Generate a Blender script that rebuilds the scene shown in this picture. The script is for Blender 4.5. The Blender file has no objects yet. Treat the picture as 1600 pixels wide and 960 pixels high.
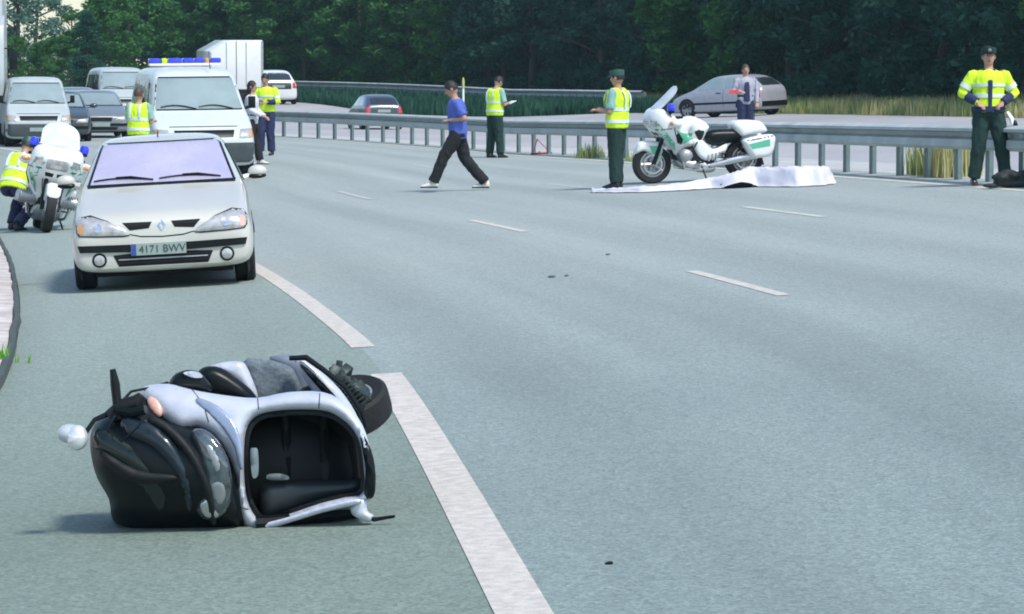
import bpy, bmesh, math, random, bisect
from math import sin, cos, pi, radians, atan2, sqrt
from mathutils import Vector, Matrix, noise
from mathutils.bvhtree import BVHTree
from mathutils.geometry import delaunay_2d_cdt
random.seed(11)
SC = bpy.context.scene
COL = SC.collection

# ------------------------------------------------------------------ camera, world, sun, exposure
F = 5000.0                 # focal length in pixels of the 1600 px wide photograph
CAMH = 1.77
cam_d = bpy.data.cameras.new('camera'); cam = bpy.data.objects.new('camera', cam_d); COL.objects.link(cam)
cam_d.sensor_width = 36.0; cam_d.lens = 36.0 * F / 1600.0
cam_d.clip_start = 0.1; cam_d.clip_end = 3000
cam.location = (0, 0, CAMH)
cam.rotation_euler = (pi/2 - math.atan(360.0/F), 0, 0)
SC.camera = cam
SUN_EL, SUN_AZ = radians(56), radians(138)      # azimuth measured clockwise from +Y (behind and right of camera)
w = bpy.data.worlds.new('World'); SC.world = w; w.use_nodes = True
nt = w.node_tree; nt.nodes.clear()
sky = nt.nodes.new('ShaderNodeTexSky'); sky.sky_type = 'NISHITA'; sky.sun_disc = False
sky.sun_elevation = SUN_EL; sky.sun_rotation = SUN_AZ
sky.air_density = 1.0; sky.dust_density = 1.0; sky.ozone_density = 1.0
bg = nt.nodes.new('ShaderNodeBackground'); bg.inputs['Strength'].default_value = 0.12
out = nt.nodes.new('ShaderNodeOutputWorld')
nt.links.new(sky.outputs[0], bg.inputs[0]); nt.links.new(bg.outputs[0], out.inputs[0])
sd = bpy.data.lights.new('sun', 'SUN'); sun = bpy.data.objects.new('sun', sd); COL.objects.link(sun)
sd.energy = 2.1; sd.angle = radians(10); sd.color = (1.0, 0.97, 0.92)
sdir = Vector((sin(SUN_AZ)*cos(SUN_EL), cos(SUN_AZ)*cos(SUN_EL), sin(SUN_EL)))
sun.rotation_euler = sdir.to_track_quat('Z', 'Y').to_euler()
vs = SC.view_settings; vs.view_transform = 'Standard'; vs.look = 'None'; vs.gamma = 1.0; vs.exposure = 0.84
SC.cycles.use_denoising = True
SC.cycles.filter_width = 1.9
SC.cycles.max_bounces = 6

# ------------------------------------------------------------------ materials
def rgb(r, g, b):
    f = lambda c: ((c/255.0)/12.92 if c/255.0 <= .04045 else (((c/255.0)+.055)/1.055)**2.4)
    return (f(r), f(g), f(b))
MATS = {}
def mat(name, col, rough=.6, metal=0, var=.12, scale=6, bump=0, bscale=60, coat=0, spec=.5, col2=None, alpha=1, trans=0, emit=0):
    if name in MATS: return MATS[name]
    m = bpy.data.materials.new(name); m.use_nodes = True
    n = m.node_tree.nodes; l = m.node_tree.links; p = n['Principled BSDF']
    tc = n.new('ShaderNodeTexCoord'); nz = n.new('ShaderNodeTexNoise')
    nz.inputs['Scale'].default_value = scale; nz.inputs['Detail'].default_value = 6; nz.inputs['Roughness'].default_value = .6
    l.new(tc.outputs['Object'], nz.inputs['Vector'])
    r = n.new('ShaderNodeValToRGB'); r.color_ramp.elements[0].position = .3; r.color_ramp.elements[1].position = .7
    c2 = col2 or tuple(min(1, c*(1+var)) for c in col)
    c1 = col if col2 else tuple(c*(1-var) for c in col)
    r.color_ramp.elements[0].color = (*c1, 1); r.color_ramp.elements[1].color = (*c2, 1)
    l.new(nz.outputs['Fac'], r.inputs['Fac']); l.new(r.outputs['Color'], p.inputs['Base Color'])
    mr = n.new('ShaderNodeMapRange'); mr.inputs['To Min'].default_value = max(.02, rough-.06); mr.inputs['To Max'].default_value = min(1, rough+.08)
    l.new(nz.outputs['Fac'], mr.inputs['Value']); l.new(mr.outputs[0], p.inputs['Roughness'])
    p.inputs['Metallic'].default_value = metal
    p.inputs['Coat Weight'].default_value = coat
    p.inputs['Specular IOR Level'].default_value = spec
    p.inputs['Alpha'].default_value = alpha
    p.inputs['Transmission Weight'].default_value = trans
    if emit:
        p.inputs['Emission Color'].default_value = (*col, 1); p.inputs['Emission Strength'].default_value = emit
    if bump:
        n2 = n.new('ShaderNodeTexNoise'); n2.inputs['Scale'].default_value = bscale; n2.inputs['Detail'].default_value = 3
        l.new(tc.outputs['Object'], n2.inputs['Vector'])
        b = n.new('ShaderNodeBump'); b.inputs['Strength'].default_value = bump; b.inputs['Distance'].default_value = .01
        l.new(n2.outputs['Fac'], b.inputs['Height']); l.new(b.outputs[0], p.inputs['Normal'])
    MATS[name] = m
    return m

def asphalt(name, c1, c2, grain, wear_sheen=None, f1=None, f2=None):
    m = bpy.data.materials.new(name); m.use_nodes = True
    n = m.node_tree.nodes; l = m.node_tree.links; p = n['Principled BSDF']
    tc = n.new('ShaderNodeTexCoord')
    big = n.new('ShaderNodeTexNoise'); big.inputs['Scale'].default_value = .35; big.inputs['Detail'].default_value = 5; big.inputs['Roughness'].default_value = .55
    mp = n.new('ShaderNodeMapping'); mp.inputs['Scale'].default_value = (1.0, .35, 1); mp.inputs['Rotation'].default_value = (0, 0, radians(10))
    l.new(tc.outputs['Object'], mp.inputs['Vector']); l.new(mp.outputs[0], big.inputs['Vector'])
    r = n.new('ShaderNodeValToRGB'); r.color_ramp.elements[0].position = .36; r.color_ramp.elements[1].position = .64
    r.color_ramp.elements[0].color = (*c1, 1); r.color_ramp.elements[1].color = (*c2, 1)
    l.new(big.outputs['Fac'], r.inputs['Fac'])
    vo = n.new('ShaderNodeTexVoronoi'); vo.inputs['Scale'].default_value = 70
    l.new(tc.outputs['Object'], vo.inputs['Vector'])
    fi = n.new('ShaderNodeTexNoise'); fi.inputs['Scale'].default_value = 16; fi.inputs['Detail'].default_value = 6; fi.inputs['Roughness'].default_value = .8
    l.new(tc.outputs['Object'], fi.inputs['Vector'])
    # grain: stones of different greys
    sep = n.new('ShaderNodeSeparateColor'); l.new(vo.outputs['Color'], sep.inputs[0])
    mr = n.new('ShaderNodeMapRange'); mr.inputs['To Min'].default_value = 1-grain; mr.inputs['To Max'].default_value = 1+grain
    l.new(sep.outputs[0], mr.inputs['Value'])
    mr2 = n.new('ShaderNodeMapRange'); mr2.inputs['From Min'].default_value = .3; mr2.inputs['From Max'].default_value = .7
    mr2.inputs['To Min'].default_value = 1-grain*.6; mr2.inputs['To Max'].default_value = 1+grain*.6
    l.new(fi.outputs['Fac'], mr2.inputs['Value'])
    mu = n.new('ShaderNodeMath'); mu.operation = 'MULTIPLY'; l.new(mr.outputs[0], mu.inputs[0]); l.new(mr2.outputs[0], mu.inputs[1])
    last = mu
    if wear_sheen:   # lengthwise wheel tracks: the strip's UV u is metres across
        uv = n.new('ShaderNodeUVMap'); sx = n.new('ShaderNodeSeparateXYZ'); l.new(uv.outputs[0], sx.inputs[0])
        s1 = n.new('ShaderNodeMath'); s1.operation = 'MULTIPLY'; s1.inputs[1].default_value = 2*pi/(3.36/2); l.new(sx.outputs[0], s1.inputs[0])
        s2 = n.new('ShaderNodeMath'); s2.operation = 'COSINE'; l.new(s1.outputs[0], s2.inputs[0])
        s3 = n.new('ShaderNodeMath'); s3.operation = 'MULTIPLY_ADD'; s3.inputs[1].default_value = wear_sheen; s3.inputs[2].default_value = 1; l.new(s2.outputs[0], s3.inputs[0])
        s4 = n.new('ShaderNodeMath'); s4.operation = 'MULTIPLY'; l.new(mu.outputs[0], s4.inputs[0]); l.new(s3.outputs[0], s4.inputs[1])
        # long oily streaks and patches
        st = n.new('ShaderNodeTexNoise'); st.inputs['Scale'].default_value = 1.0; st.inputs['Detail'].default_value = 4
        m2 = n.new('ShaderNodeMapping'); m2.inputs['Scale'].default_value = (1.6, .05, 1); l.new(uv.outputs[0], m2.inputs['Vector']); l.new(m2.outputs[0], st.inputs['Vector'])
        s5 = n.new('ShaderNodeMapRange'); s5.inputs['From Min'].default_value = .3; s5.inputs['From Max'].default_value = .7; s5.inputs['To Min'].default_value = .92; s5.inputs['To Max'].default_value = 1.07
        l.new(st.outputs['Fac'], s5.inputs['Value'])
        s6 = n.new('ShaderNodeMath'); s6.operation = 'MULTIPLY'; l.new(s4.outputs[0], s6.inputs[0]); l.new(s5.outputs[0], s6.inputs[1])
        last = s6
    base = r.outputs['Color']
    if wear_sheen:   # paler farther on: grazing sheen painted into the colour, over a surfacing change
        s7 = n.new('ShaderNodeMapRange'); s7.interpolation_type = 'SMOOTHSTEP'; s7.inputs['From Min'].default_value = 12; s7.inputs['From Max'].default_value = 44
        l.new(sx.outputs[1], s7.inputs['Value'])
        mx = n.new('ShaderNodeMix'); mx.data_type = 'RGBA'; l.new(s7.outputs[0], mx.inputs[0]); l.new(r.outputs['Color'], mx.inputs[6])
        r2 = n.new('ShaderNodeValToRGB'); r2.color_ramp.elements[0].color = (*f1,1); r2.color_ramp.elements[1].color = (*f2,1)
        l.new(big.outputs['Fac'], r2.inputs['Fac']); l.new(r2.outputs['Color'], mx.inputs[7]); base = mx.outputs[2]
    vm = n.new('ShaderNodeVectorMath'); vm.operation = 'SCALE'; l.new(base, vm.inputs[0]); l.new(last.outputs[0], vm.inputs['Scale'])
    l.new(vm.outputs[0], p.inputs['Base Color'])
    p.inputs['Roughness'].default_value = .75; p.inputs['Specular IOR Level'].default_value = .5
    b = n.new('ShaderNodeBump'); b.inputs['Strength'].default_value = .5; b.inputs['Distance'].default_value = .004
    l.new(vo.outputs['Distance'], b.inputs['Height']); l.new(b.outputs[0], p.inputs['Normal'])
    return m

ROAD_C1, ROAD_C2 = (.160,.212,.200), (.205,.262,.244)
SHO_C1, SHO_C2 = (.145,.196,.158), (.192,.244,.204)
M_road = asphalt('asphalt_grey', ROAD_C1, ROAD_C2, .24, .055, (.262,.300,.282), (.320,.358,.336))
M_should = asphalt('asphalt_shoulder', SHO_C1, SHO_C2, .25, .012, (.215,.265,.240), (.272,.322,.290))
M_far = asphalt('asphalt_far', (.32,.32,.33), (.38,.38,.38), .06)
M_line = mat('road_paint', (.40,.38,.34), .85, col2=(.62,.58,.52), scale=16, bump=.4)
M_linew = mat('road_paint_worn', (.46,.46,.42), .85, col2=(.34,.38,.37), scale=9)
M_lineb = mat('road_paint_dusty', (.60,.58,.48), .85, col2=(.38,.41,.37), scale=3)
M_conc = mat('concrete', (.42,.43,.42), .9, var=.15, scale=2, bump=.3)
M_kerb = mat('kerb_dark', (.05,.065,.06), .8, var=.3, scale=5, bump=.4)
M_gravel = mat('gravel', (.34,.30,.27), .95, col2=(.66,.61,.58), scale=4, bump=1, bscale=35)
M_soil = mat('soil', (.10,.10,.055), .95, col2=(.16,.17,.08), scale=.6, bump=.6, bscale=6)
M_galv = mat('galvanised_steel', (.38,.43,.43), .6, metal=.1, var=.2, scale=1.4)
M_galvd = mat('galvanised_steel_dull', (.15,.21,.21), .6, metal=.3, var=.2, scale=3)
M_black = mat('black_plastic', (.005,.008,.009), .34, var=.3, spec=.22, bump=.05, bscale=30)
M_blackm = mat('black_matt_plastic', (.009,.012,.013), .6, var=.3, spec=.3)
M_rub = mat('tyre_rubber', (.007,.008,.009), .75, var=.3, scale=20, bump=.3)
M_dark = mat('shadow_gap', (.006,.006,.007), .9)
M_chrome = mat('bright_metal', (.62,.64,.66), .2, metal=1)
M_alu = mat('cast_aluminium', (.42,.44,.45), .4, metal=.7, var=.2)
M_silver = mat('silver_lilac_paint', (.50,.53,.60), .3, metal=.2, coat=.5, col2=(.64,.67,.73), scale=7, bump=.08, bscale=90)
M_carpaint = mat('pale_silver_paint', (.56,.56,.50), .3, metal=.1, coat=.6, var=.04, scale=2)
M_white = mat('white_paint', (.76,.79,.78), .3, coat=.5, var=.03, scale=2)
M_whited = mat('white_paint_dusty', (.42,.47,.47), .4, coat=.3, var=.06, scale=2)
M_greyp = mat('grey_car_paint', (.20,.23,.24), .3, metal=.3, coat=.5, var=.05)
M_darkp = mat('dark_car_paint', (.045,.06,.065), .3, metal=.2, coat=.5, var=.1)
M_lilacglass = mat('lilac_coated_glass', (.52,.50,.68), .26, metal=.35, coat=.5, col2=(.66,.62,.74), scale=2.2)
M_glass = mat('window_glass_green', (.12,.19,.18), .08, metal=.55, coat=.6, var=.12, scale=1.3)
M_glassd = mat('window_glass_dark', (.02,.03,.035), .08, coat=.6)
M_vglass = mat('van_glass', (.42,.52,.49), .15, metal=.5, coat=.6, var=.12, scale=1.5)
M_lens = mat('headlamp_lens', (.46,.46,.45), .25, metal=.3, coat=.8, var=.25, scale=14)
M_lensd = mat('smoked_lens', (.10,.13,.14), .06, metal=.5, coat=1, var=.6, scale=22)
M_orange = mat('orange_lens', (.62,.30,.10), .25, coat=.5)
M_orangep = mat('pale_orange_lens', (.70,.40,.32), .25, coat=.5)
M_red = mat('red_lens', (.60,.06,.06), .3, coat=.5)
M_blue = mat('blue_beacon', (.02,.04,.75), .2, coat=.8)
M_green = mat('police_green', (.10,.45,.28), .35, coat=.4, var=.08)
M_greend = mat('dark_green', (.015,.08,.06), .5)
M_plate = mat('plate_white', (.27,.34,.31), .5, var=.08)
M_plateblue = mat('plate_blue', (.03,.07,.28), .4)
M_ink = mat('ink_black', (.04,.06,.055), .6)
M_hi = mat('hi_vis_yellow', (.60,.88,.03), .6, var=.10, scale=9, spec=.3)
M_refl = mat('reflective_tape', (.62,.72,.74), .35, var=.1)
M_skin = mat('skin', (.42,.24,.17), .55, var=.08)
M_hair = mat('hair_black', (.012,.010,.010), .6, var=.3, scale=40)
M_hairb = mat('hair_brown', (.07,.04,.025), .6, var=.3, scale=40)
M_unif = mat('uniform_green', (.006,.030,.025), .85, var=.25, scale=8)
M_shirtg = mat('shirt_pale_green', (.22,.42,.36), .8, var=.1)
M_navy = mat('navy_cloth', (.012,.02,.07), .8, var=.2)
M_blackc = mat('black_cloth', (.008,.009,.011), .85, var=.3)
M_bluec = mat('blue_shirt', (.05,.09,.36), .8, col2=(.09,.14,.50), scale=7)
M_whitec = mat('white_cloth', (.60,.60,.66), .85, var=.04)
M_shoe = mat('shoe_black', (.01,.011,.012), .4)
M_shoew = mat('shoe_pale', (.6,.6,.56), .6)
M_purple = mat('lilac_cloth', (.22,.18,.50), .8)
M_bark = mat('bark', (.05,.04,.035), .9, col2=(.10,.08,.06), scale=8, bump=.8, bscale=20)
def leafmat(name, c1, c2):
    m = mat(name, c1, .6, col2=c2, scale=.9, spec=.25)
    n = m.node_tree.nodes; l = m.node_tree.links; p = n['Principled BSDF']
    tr = n.new('ShaderNodeBsdfTranslucent'); tr.inputs['Color'].default_value = (*c2, 1)
    mx = n.new('ShaderNodeMixShader'); mx.inputs[0].default_value = .25
    o = [k for k in n if k.type == 'OUTPUT_MATERIAL'][0]
    l.new(p.outputs[0], mx.inputs[1]); l.new(tr.outputs[0], mx.inputs[2]); l.new(mx.outputs[0], o.inputs[0])
    return m
M_leafa = leafmat('pine_foliage_dark', (.012,.056,.044), (.034,.120,.068))
M_leafb = leafmat('broadleaf_foliage', (.020,.085,.034), (.075,.22,.040))
M_leafc = leafmat('pale_foliage', (.05,.14,.10), (.14,.28,.20))
M_grass = leafmat('verge_grass', (.16,.24,.07), (.34,.40,.15))
M_dry = leafmat('dry_grass', (.34,.34,.14), (.55,.52,.25))
M_weed = leafmat('weed_green', (.08,.30,.02), (.18,.48,.04))

# ------------------------------------------------------------------ mesh helpers
def tag(o, label=None, cat=None, group=None, kind=None):
    if label: o['label'] = label
    if cat: o['category'] = cat
    if group: o['group'] = group
    if kind: o['kind'] = kind
    return o
def empty(name, label=None, cat=None, group=None):
    o = bpy.data.objects.new(name, None); COL.objects.link(o); o.empty_display_size = .1
    return tag(o, label, cat, group)
def obj(name, verts, faces, m, parent=None, smooth=True, kind=None):
    me = bpy.data.meshes.new(name)
    me.from_pydata([tuple(v) for v in verts], [], faces); me.update()
    o = bpy.data.objects.new(name, me); COL.objects.link(o)
    if m: me.materials.append(m)
    if smooth: me.shade_smooth()
    if parent: o.parent = parent
    if kind: o['kind'] = kind
    return o
class MB:
    def __init__(s): s.v = []; s.f = []
    def add(s, v, f):
        b = len(s.v); s.v += [Vector(p) for p in v]; s.f += [tuple(i+b for i in q) for q in f]; return s
    def box(s, c, d, rot=None):
        hx, hy, hz = d[0]/2, d[1]/2, d[2]/2
        R = rot or Matrix.Identity(3)
        vs_ = [Vector(c)+R@Vector((x*hx, y*hy, z*hz)) for x in (-1,1) for y in (-1,1) for z in (-1,1)]
        return s.add(vs_, [(0,1,3,2),(4,6,7,5),(0,4,5,1),(2,3,7,6),(0,2,6,4),(1,5,7,3)])
    def tube(s, pts, rad, seg=10, ends=True, flat=1.0, up=None):
        pts = [Vector(p) for p in pts]; n = len(pts)
        if not hasattr(rad, '__len__'): rad = [rad]*n
        v = []; 
        for i, p in enumerate(pts):
            t = (pts[min(i+1,n-1)]-pts[max(i-1,0)]).normalized()
            if up or i == 0:
                a = Vector(up) if up else (Vector((0,0,1)) if abs(t.z) < .9 else Vector((1,0,0)))
                u = t.cross(a).normalized()
            else: u = (pu-t*pu.dot(t)).normalized()
            pu = u; w_ = u.cross(t).normalized()
            r = rad[i]; ru, rw = (r if hasattr(r,'__len__') else (r, r*flat))
            for k in range(seg):
                an = 2*pi*k/seg; v.append(p+u*(cos(an)*ru)+w_*(sin(an)*rw))
        f = [(i*seg+k, i*seg+(k+1)%seg, (i+1)*seg+(k+1)%seg, (i+1)*seg+k) for i in range(n-1) for k in range(seg)]
        if ends: f += [tuple(range(seg-1,-1,-1)), tuple((n-1)*seg+k for k in range(seg))]
        return s.add(v, f)
    def capsule(s, a, b, ra, rb, seg=12, flat=1.0, up=None):
        a = Vector(a); b = Vector(b); d = (b-a).normalized()
        pts = [a-d*ra*.98, a-d*ra*.7, a-d*ra*.3, a, b, b+d*rb*.3, b+d*rb*.7, b+d*rb*.98]
        rr = [ra*.2, ra*.71, ra*.95, ra, rb, rb*.95, rb*.71, rb*.2]
        return s.tube(pts, rr, seg, True, flat, up)
    def ell(s, c, r, seg=16, rings=10, R=None):
        c = Vector(c); R = R or Matrix.Identity(3); v = [c+R@Vector((0,0,-r[2]))]
        for i in range(1, rings):
            ph = -pi/2+pi*i/rings
            for k in range(seg):
                an = 2*pi*k/seg; v.append(c+R@Vector((cos(ph)*cos(an)*r[0], cos(ph)*sin(an)*r[1], sin(ph)*r[2])))
        v.append(c+R@Vector((0,0,r[2]))); t = len(v)-1
        f = [(0, 1+(k+1)%seg, 1+k) for k in range(seg)]
        for i in range(rings-2):
            f += [(1+i*seg+k, 1+i*seg+(k+1)%seg, 1+(i+1)*seg+(k+1)%seg, 1+(i+1)*seg+k) for k in range(seg)]
        b = 1+(rings-2)*seg
        f += [(b+k, b+(k+1)%seg, t) for k in range(seg)]
        return s.add(v, f)
    def lathe(s, prof, c=(0,0,0), axis='z', seg=24, close=False):
        v = []; n = len(prof); c = Vector(c)
        for k in range(seg):
            an = 2*pi*k/seg
            for (r, h) in prof:
                p = (cos(an)*r, sin(an)*r, h)
                if axis == 'y': p = (p[0], p[2], p[1])
                if axis == 'x': p = (p[2], p[0], p[1])
                v.append(c+Vector(p))
        f = []
        for k in range(seg):
            for i in range(n if close else n-1):
                j = (i+1) % n; k2 = (k+1) % seg
                f.append((k*n+i, k2*n+i, k2*n+j, k*n+j))
        return s.add(v, f)
    def loft(s, rings, cap=True):
        n = len(rings[0]); v = [p for r in rings for p in r]
        f = [(i*n+k, i*n+(k+1)%n, (i+1)*n+(k+1)%n, (i+1)*n+k) for i in range(len(rings)-1) for k in range(n)]
        if cap: f += [tuple(range(n-1,-1,-1)), tuple((len(rings)-1)*n+k for k in range(n))]
        return s.add(v, f)
    def build(s, name, m, parent=None, smooth=True, bevel=0, subsurf=0, kind=None, angle=35):
        o = obj(name, s.v, s.f, m, parent, smooth, kind)
        bm = bmesh.new(); bm.from_mesh(o.data); bmesh.ops.recalc_face_normals(bm, faces=bm.faces)
        bm.to_mesh(o.data); bm.free()
        if bevel:
            b = o.modifiers.new('b', 'BEVEL'); b.width = bevel; b.segments = 2; b.limit_method = 'ANGLE'; b.angle_limit = radians(40)
        if subsurf:
            b = o.modifiers.new('s', 'SUBSURF'); b.levels = b.render_levels = subsurf
        if bevel or subsurf: bake(o)
        if smooth and not subsurf:
            o.data.set_sharp_from_angle(angle=radians(angle))
        return o
def bake(o):
    dg = bpy.context.evaluated_depsgraph_get()
    ev = o.evaluated_get(dg)
    me = bpy.data.meshes.new_from_object(ev)
    o.modifiers.clear(); o.data = me
    me.shade_smooth()
    return o
def remesh(o, vox=.012, smooth=4):
    r = o.modifiers.new('r', 'REMESH'); r.mode = 'VOXEL'; r.voxel_size = vox
    s = o.modifiers.new('s', 'SMOOTH'); s.factor = .5; s.iterations = smooth
    return bake(o)
def folds(o, amp=.009, f1=11, f2=26):
    nrm = [v.normal.copy() for v in o.data.vertices]
    for v, nn in zip(o.data.vertices, nrm):
        p = Vector((v.co.x*f1, v.co.y*f1, v.co.z*f1*.45)); q = Vector((v.co.x*f2, v.co.y*f2, v.co.z*f2*.6))
        a = 1-abs(noise.noise(p))*2; v.co += nn*(amp*(a*a-.4)+amp*.5*noise.noise(q))
    o.data.update(); return o
def catmull(pts, n=4, closed=True):
    P = [Vector(p) for p in pts]; N = len(P); outp = []
    rng = range(N) if closed else range(N-1)
    for i in rng:
        if closed: p0, p1, p2, p3 = P[i-1], P[i], P[(i+1)%N], P[(i+2)%N]
        else: p0, p1, p2, p3 = P[max(i-1,0)], P[i], P[i+1], P[min(i+2,N-1)]
        for k in range(n):
            t = k/n
            outp.append(.5*((2*p1)+(p2-p0)*t+(2*p0-5*p1+4*p2-p3)*t*t+(3*p1-p0-3*p2+p3)*t**3))
    if not closed: outp.append(P[-1])
    return outp
def inpoly(x, y, P):
    c = False; j = len(P)-1
    for i in range(len(P)):
        if (P[i][1] > y) != (P[j][1] > y) and x < (P[j][0]-P[i][0])*(y-P[i][1])/(P[j][1]-P[i][1])+P[i][0]: c = not c
        j = i
    return c
def segd(x, y, a, b):
    dx, dy = b[0]-a[0], b[1]-a[1]; L = dx*dx+dy*dy
    t = 0 if L == 0 else max(0, min(1, ((x-a[0])*dx+(y-a[1])*dy)/L))
    return sqrt((x-a[0]-t*dx)**2+(y-a[1]-t*dy)**2)
def fill2d(outline, sp, holes=()):
    """triangulated planar fill; returns points, tris, distance-to-edge per point, boundary loops"""
    loops = []
    for L in [outline]+list(holes):
        R = []
        for i in range(len(L)):
            a, b = L[i], L[(i+1) % len(L)]
            d = sqrt((a[0]-b[0])**2+(a[1]-b[1])**2); k = max(1, int(d/sp+.5))
            for q in range(k): R.append((a[0]+(b[0]-a[0])*q/k, a[1]+(b[1]-a[1])*q/k))
        loops.append(R)
    pts = []; edges = []
    for R in loops:
        b = len(pts); pts += R; edges += [(b+i, b+(i+1) % len(R)) for i in range(len(R))]
    xs = [p[0] for p in outline]; ys = [p[1] for p in outline]
    x = min(xs)+sp*.5; row = 0
    while x < max(xs):
        y = min(ys)+sp*(.5 if row % 2 else 0)
        while y < max(ys):
            if inpoly(x, y, loops[0]) and not any(inpoly(x, y, h) for h in loops[1:]):
                if min(segd(x, y, R[i], R[(i+1) % len(R)]) for R in loops for i in range(len(R))) > sp*.4: pts.append((x, y))
            y += sp
        x += sp*.87; row += 1
    res = delaunay_2d_cdt([Vector(p) for p in pts], edges, [], 0, 1e-7)
    v2 = [tuple(p) for p in res[0]]; tris = []
    for t in res[2]:
        cx = sum(v2[i][0] for i in t)/len(t); cy = sum(v2[i][1] for i in t)/len(t)
        if inpoly(cx, cy, loops[0]) and not any(inpoly(cx, cy, h) for h in loops[1:]): tris.append(tuple(t))
    dist = [min(segd(p[0], p[1], R[i], R[(i+1) % len(R)]) for R in loops for i in range(len(R))) for p in v2]
    cnt = {}
    for t in tris:
        for i in range(len(t)):
            a, b = t[i], t[(i+1) % len(t)]; cnt.setdefault((min(a,b), max(a,b)), []).append((a, b))
    border = [v[0] for v in cnt.values() if len(v) == 1]
    return v2, tris, dist, border
def dome(name, outline, m, parent, fn, sp=.03, R=.05, H=.05, depth=.05, holes=(), smooth_pts=0):
    """domed panel: fn(a, b, h) maps plane coords and height to a 3D point"""
    if smooth_pts: outline = [tuple(p[:2]) for p in catmull([Vector((a, b, 0)) for a, b in outline], smooth_pts)]
    v2, tr, di, bo = fill2d(outline, sp, holes)
    hh = [H*sqrt(max(0, 1-(1-min(1, d/R))**2)) for d in di]
    v = [fn(p[0], p[1], h) for p, h in zip(v2, hh)]; n = len(v)
    v += [fn(p[0], p[1], -depth) for p in v2]
    f = list(tr)+[tuple(i+n for i in reversed(t)) for t in tr]+[(b, a, a+n, b+n) for a, b in bo]
    mb = MB(); mb.add(v, f)
    return mb.build(name, m, parent, angle=78)
def pillow(name, outline, m, parent, hw, R=.06, H=None, sp=.04, smooth_pts=3, holes=(), yoff=0, hwf=None):
    """closed body from a side outline (x, z), symmetric in y, rounded towards its edge"""
    if smooth_pts: outline = [tuple(p[:2]) for p in catmull([Vector((a, b, 0)) for a, b in outline], smooth_pts)]
    if H is None: H = min(hw*.9, R)
    v2, tr, di, bo = fill2d(outline, sp, holes)
    v = []
    for s in (1, -1):
        for p, d in zip(v2, di):
            ww = hwf(p[0], p[1])*hw if hwf else hw
            h = min(H, ww*.95)*sqrt(max(0, 1-(1-min(1, d/R))**2))
            v.append((p[0], yoff+s*(ww-min(H, ww*.95)+h), p[1]))
    n = len(v2)
    f = list(tr)+[tuple(i+n for i in reversed(t)) for t in tr]+[(b, a, a+n, b+n) for a, b in bo]
    mb = MB(); mb.add(v, f)
    return mb.build(name, m, parent, angle=60)
def bvh_of(objs):
    if not isinstance(objs, (list, tuple)): objs = [objs]
    v = []; f = []
    for o in objs:
        b = len(v); v += [p.co.copy() for p in o.data.vertices]; f += [tuple(i+b for i in p.vertices) for p in o.data.polygons]
    return BVHTree.FromPolygons(v, f)
AX = {'front': (Vector((-1,0,0)), lambda a, b: Vector((9, a, b))), 'back': (Vector((1,0,0)), lambda a, b: Vector((-9, a, b))),
      'left': (Vector((0,-1,0)), lambda a, b: Vector((a, 9, b))), 'right': (Vector((0,1,0)), lambda a, b: Vector((a, -9, b))),
      'top': (Vector((0,0,-1)), lambda a, b: Vector((a, b, 9)))}
def decal(name, bvh, outline, side, m, parent, off=.004, thick=.01, sp=.05, H=0, R=.05, smooth_pts=0, holes=()):
    """a panel that follows the body: outline projected from one side, set proud of it by off"""
    if smooth_pts: outline = [tuple(p[:2]) for p in catmull([Vector((a, b, 0)) for a, b in outline], smooth_pts)]
    v2, tr, di, bo = fill2d(outline, sp, holes); d, org = AX[side]
    hits = []
    for p in v2:
        h = bvh.ray_cast(org(*p), d); hits.append((h[0], h[1]) if h[0] is not None else None)
    ok = [h for h in hits if h]
    if not ok: return None
    def near(p):
        best = min((i for i in range(len(v2)) if hits[i]), key=lambda i: (v2[i][0]-p[0])**2+(v2[i][1]-p[1])**2)
        hb = hits[best]; o_ = org(*p); t = (hb[0]-o_).dot(d); return (o_+d*t, hb[1])
    hits = [h or near(p) for h, p in zip(hits, v2)]
    v = [h[0]-d*(off+(H*sqrt(max(0, 1-(1-min(1, q/R))**2)) if H else 0)) for h, q in zip(hits, di)]
    n = len(v); v += [h[0]+d*thick for h in hits]
    f = list(tr)+[tuple(i+n for i in reversed(t)) for t in tr]+[(b, a, a+n, b+n) for a, b in bo]
    mb = MB(); mb.add(v, f)
    return mb.build(name, m, parent, angle=50)
def mirror(pts): return [(-a, b) for a, b in reversed(pts)]
def circ(cx, cy, r, n=20, ry=None): return [(cx+r*cos(2*pi*k/n), cy+(ry or r)*sin(2*pi*k/n)) for k in range(n)]
def rrect(x0, y0, x1, y1, r=.02, n=4):
    P = []
    for (cx, cy, a0) in ((x1-r, y1-r, 0), (x0+r, y1-r, 90), (x0+r, y0+r, 180), (x1-r, y0+r, 270)):
        for k in range(n+1): a = radians(a0+90*k/n); P.append((cx+r*cos(a), cy+r*sin(a)))
    return P
def text(name, s, size, m, parent, M):
    cu = bpy.data.curves.new(name, 'FONT'); cu.body = s; cu.size = size; cu.align_x = 'CENTER'; cu.align_y = 'CENTER'; cu.extrude = .0015
    o = bpy.data.objects.new(name, cu); COL.objects.link(o)
    me = bpy.data.meshes.new_from_object(o.evaluated_get(bpy.context.evaluated_depsgraph_get()))
    bpy.data.objects.remove(o)
    me.materials.clear(); me.materials.append(m)
    o = bpy.data.objects.new(name, me); COL.objects.link(o); me.transform(M)
    o.parent = parent; return o
def copy_tree(o, parent=None):
    c = o.copy(); COL.objects.link(c); c.parent = parent
    for ch in list(o.children): copy_tree(ch, c)
    return c

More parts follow.
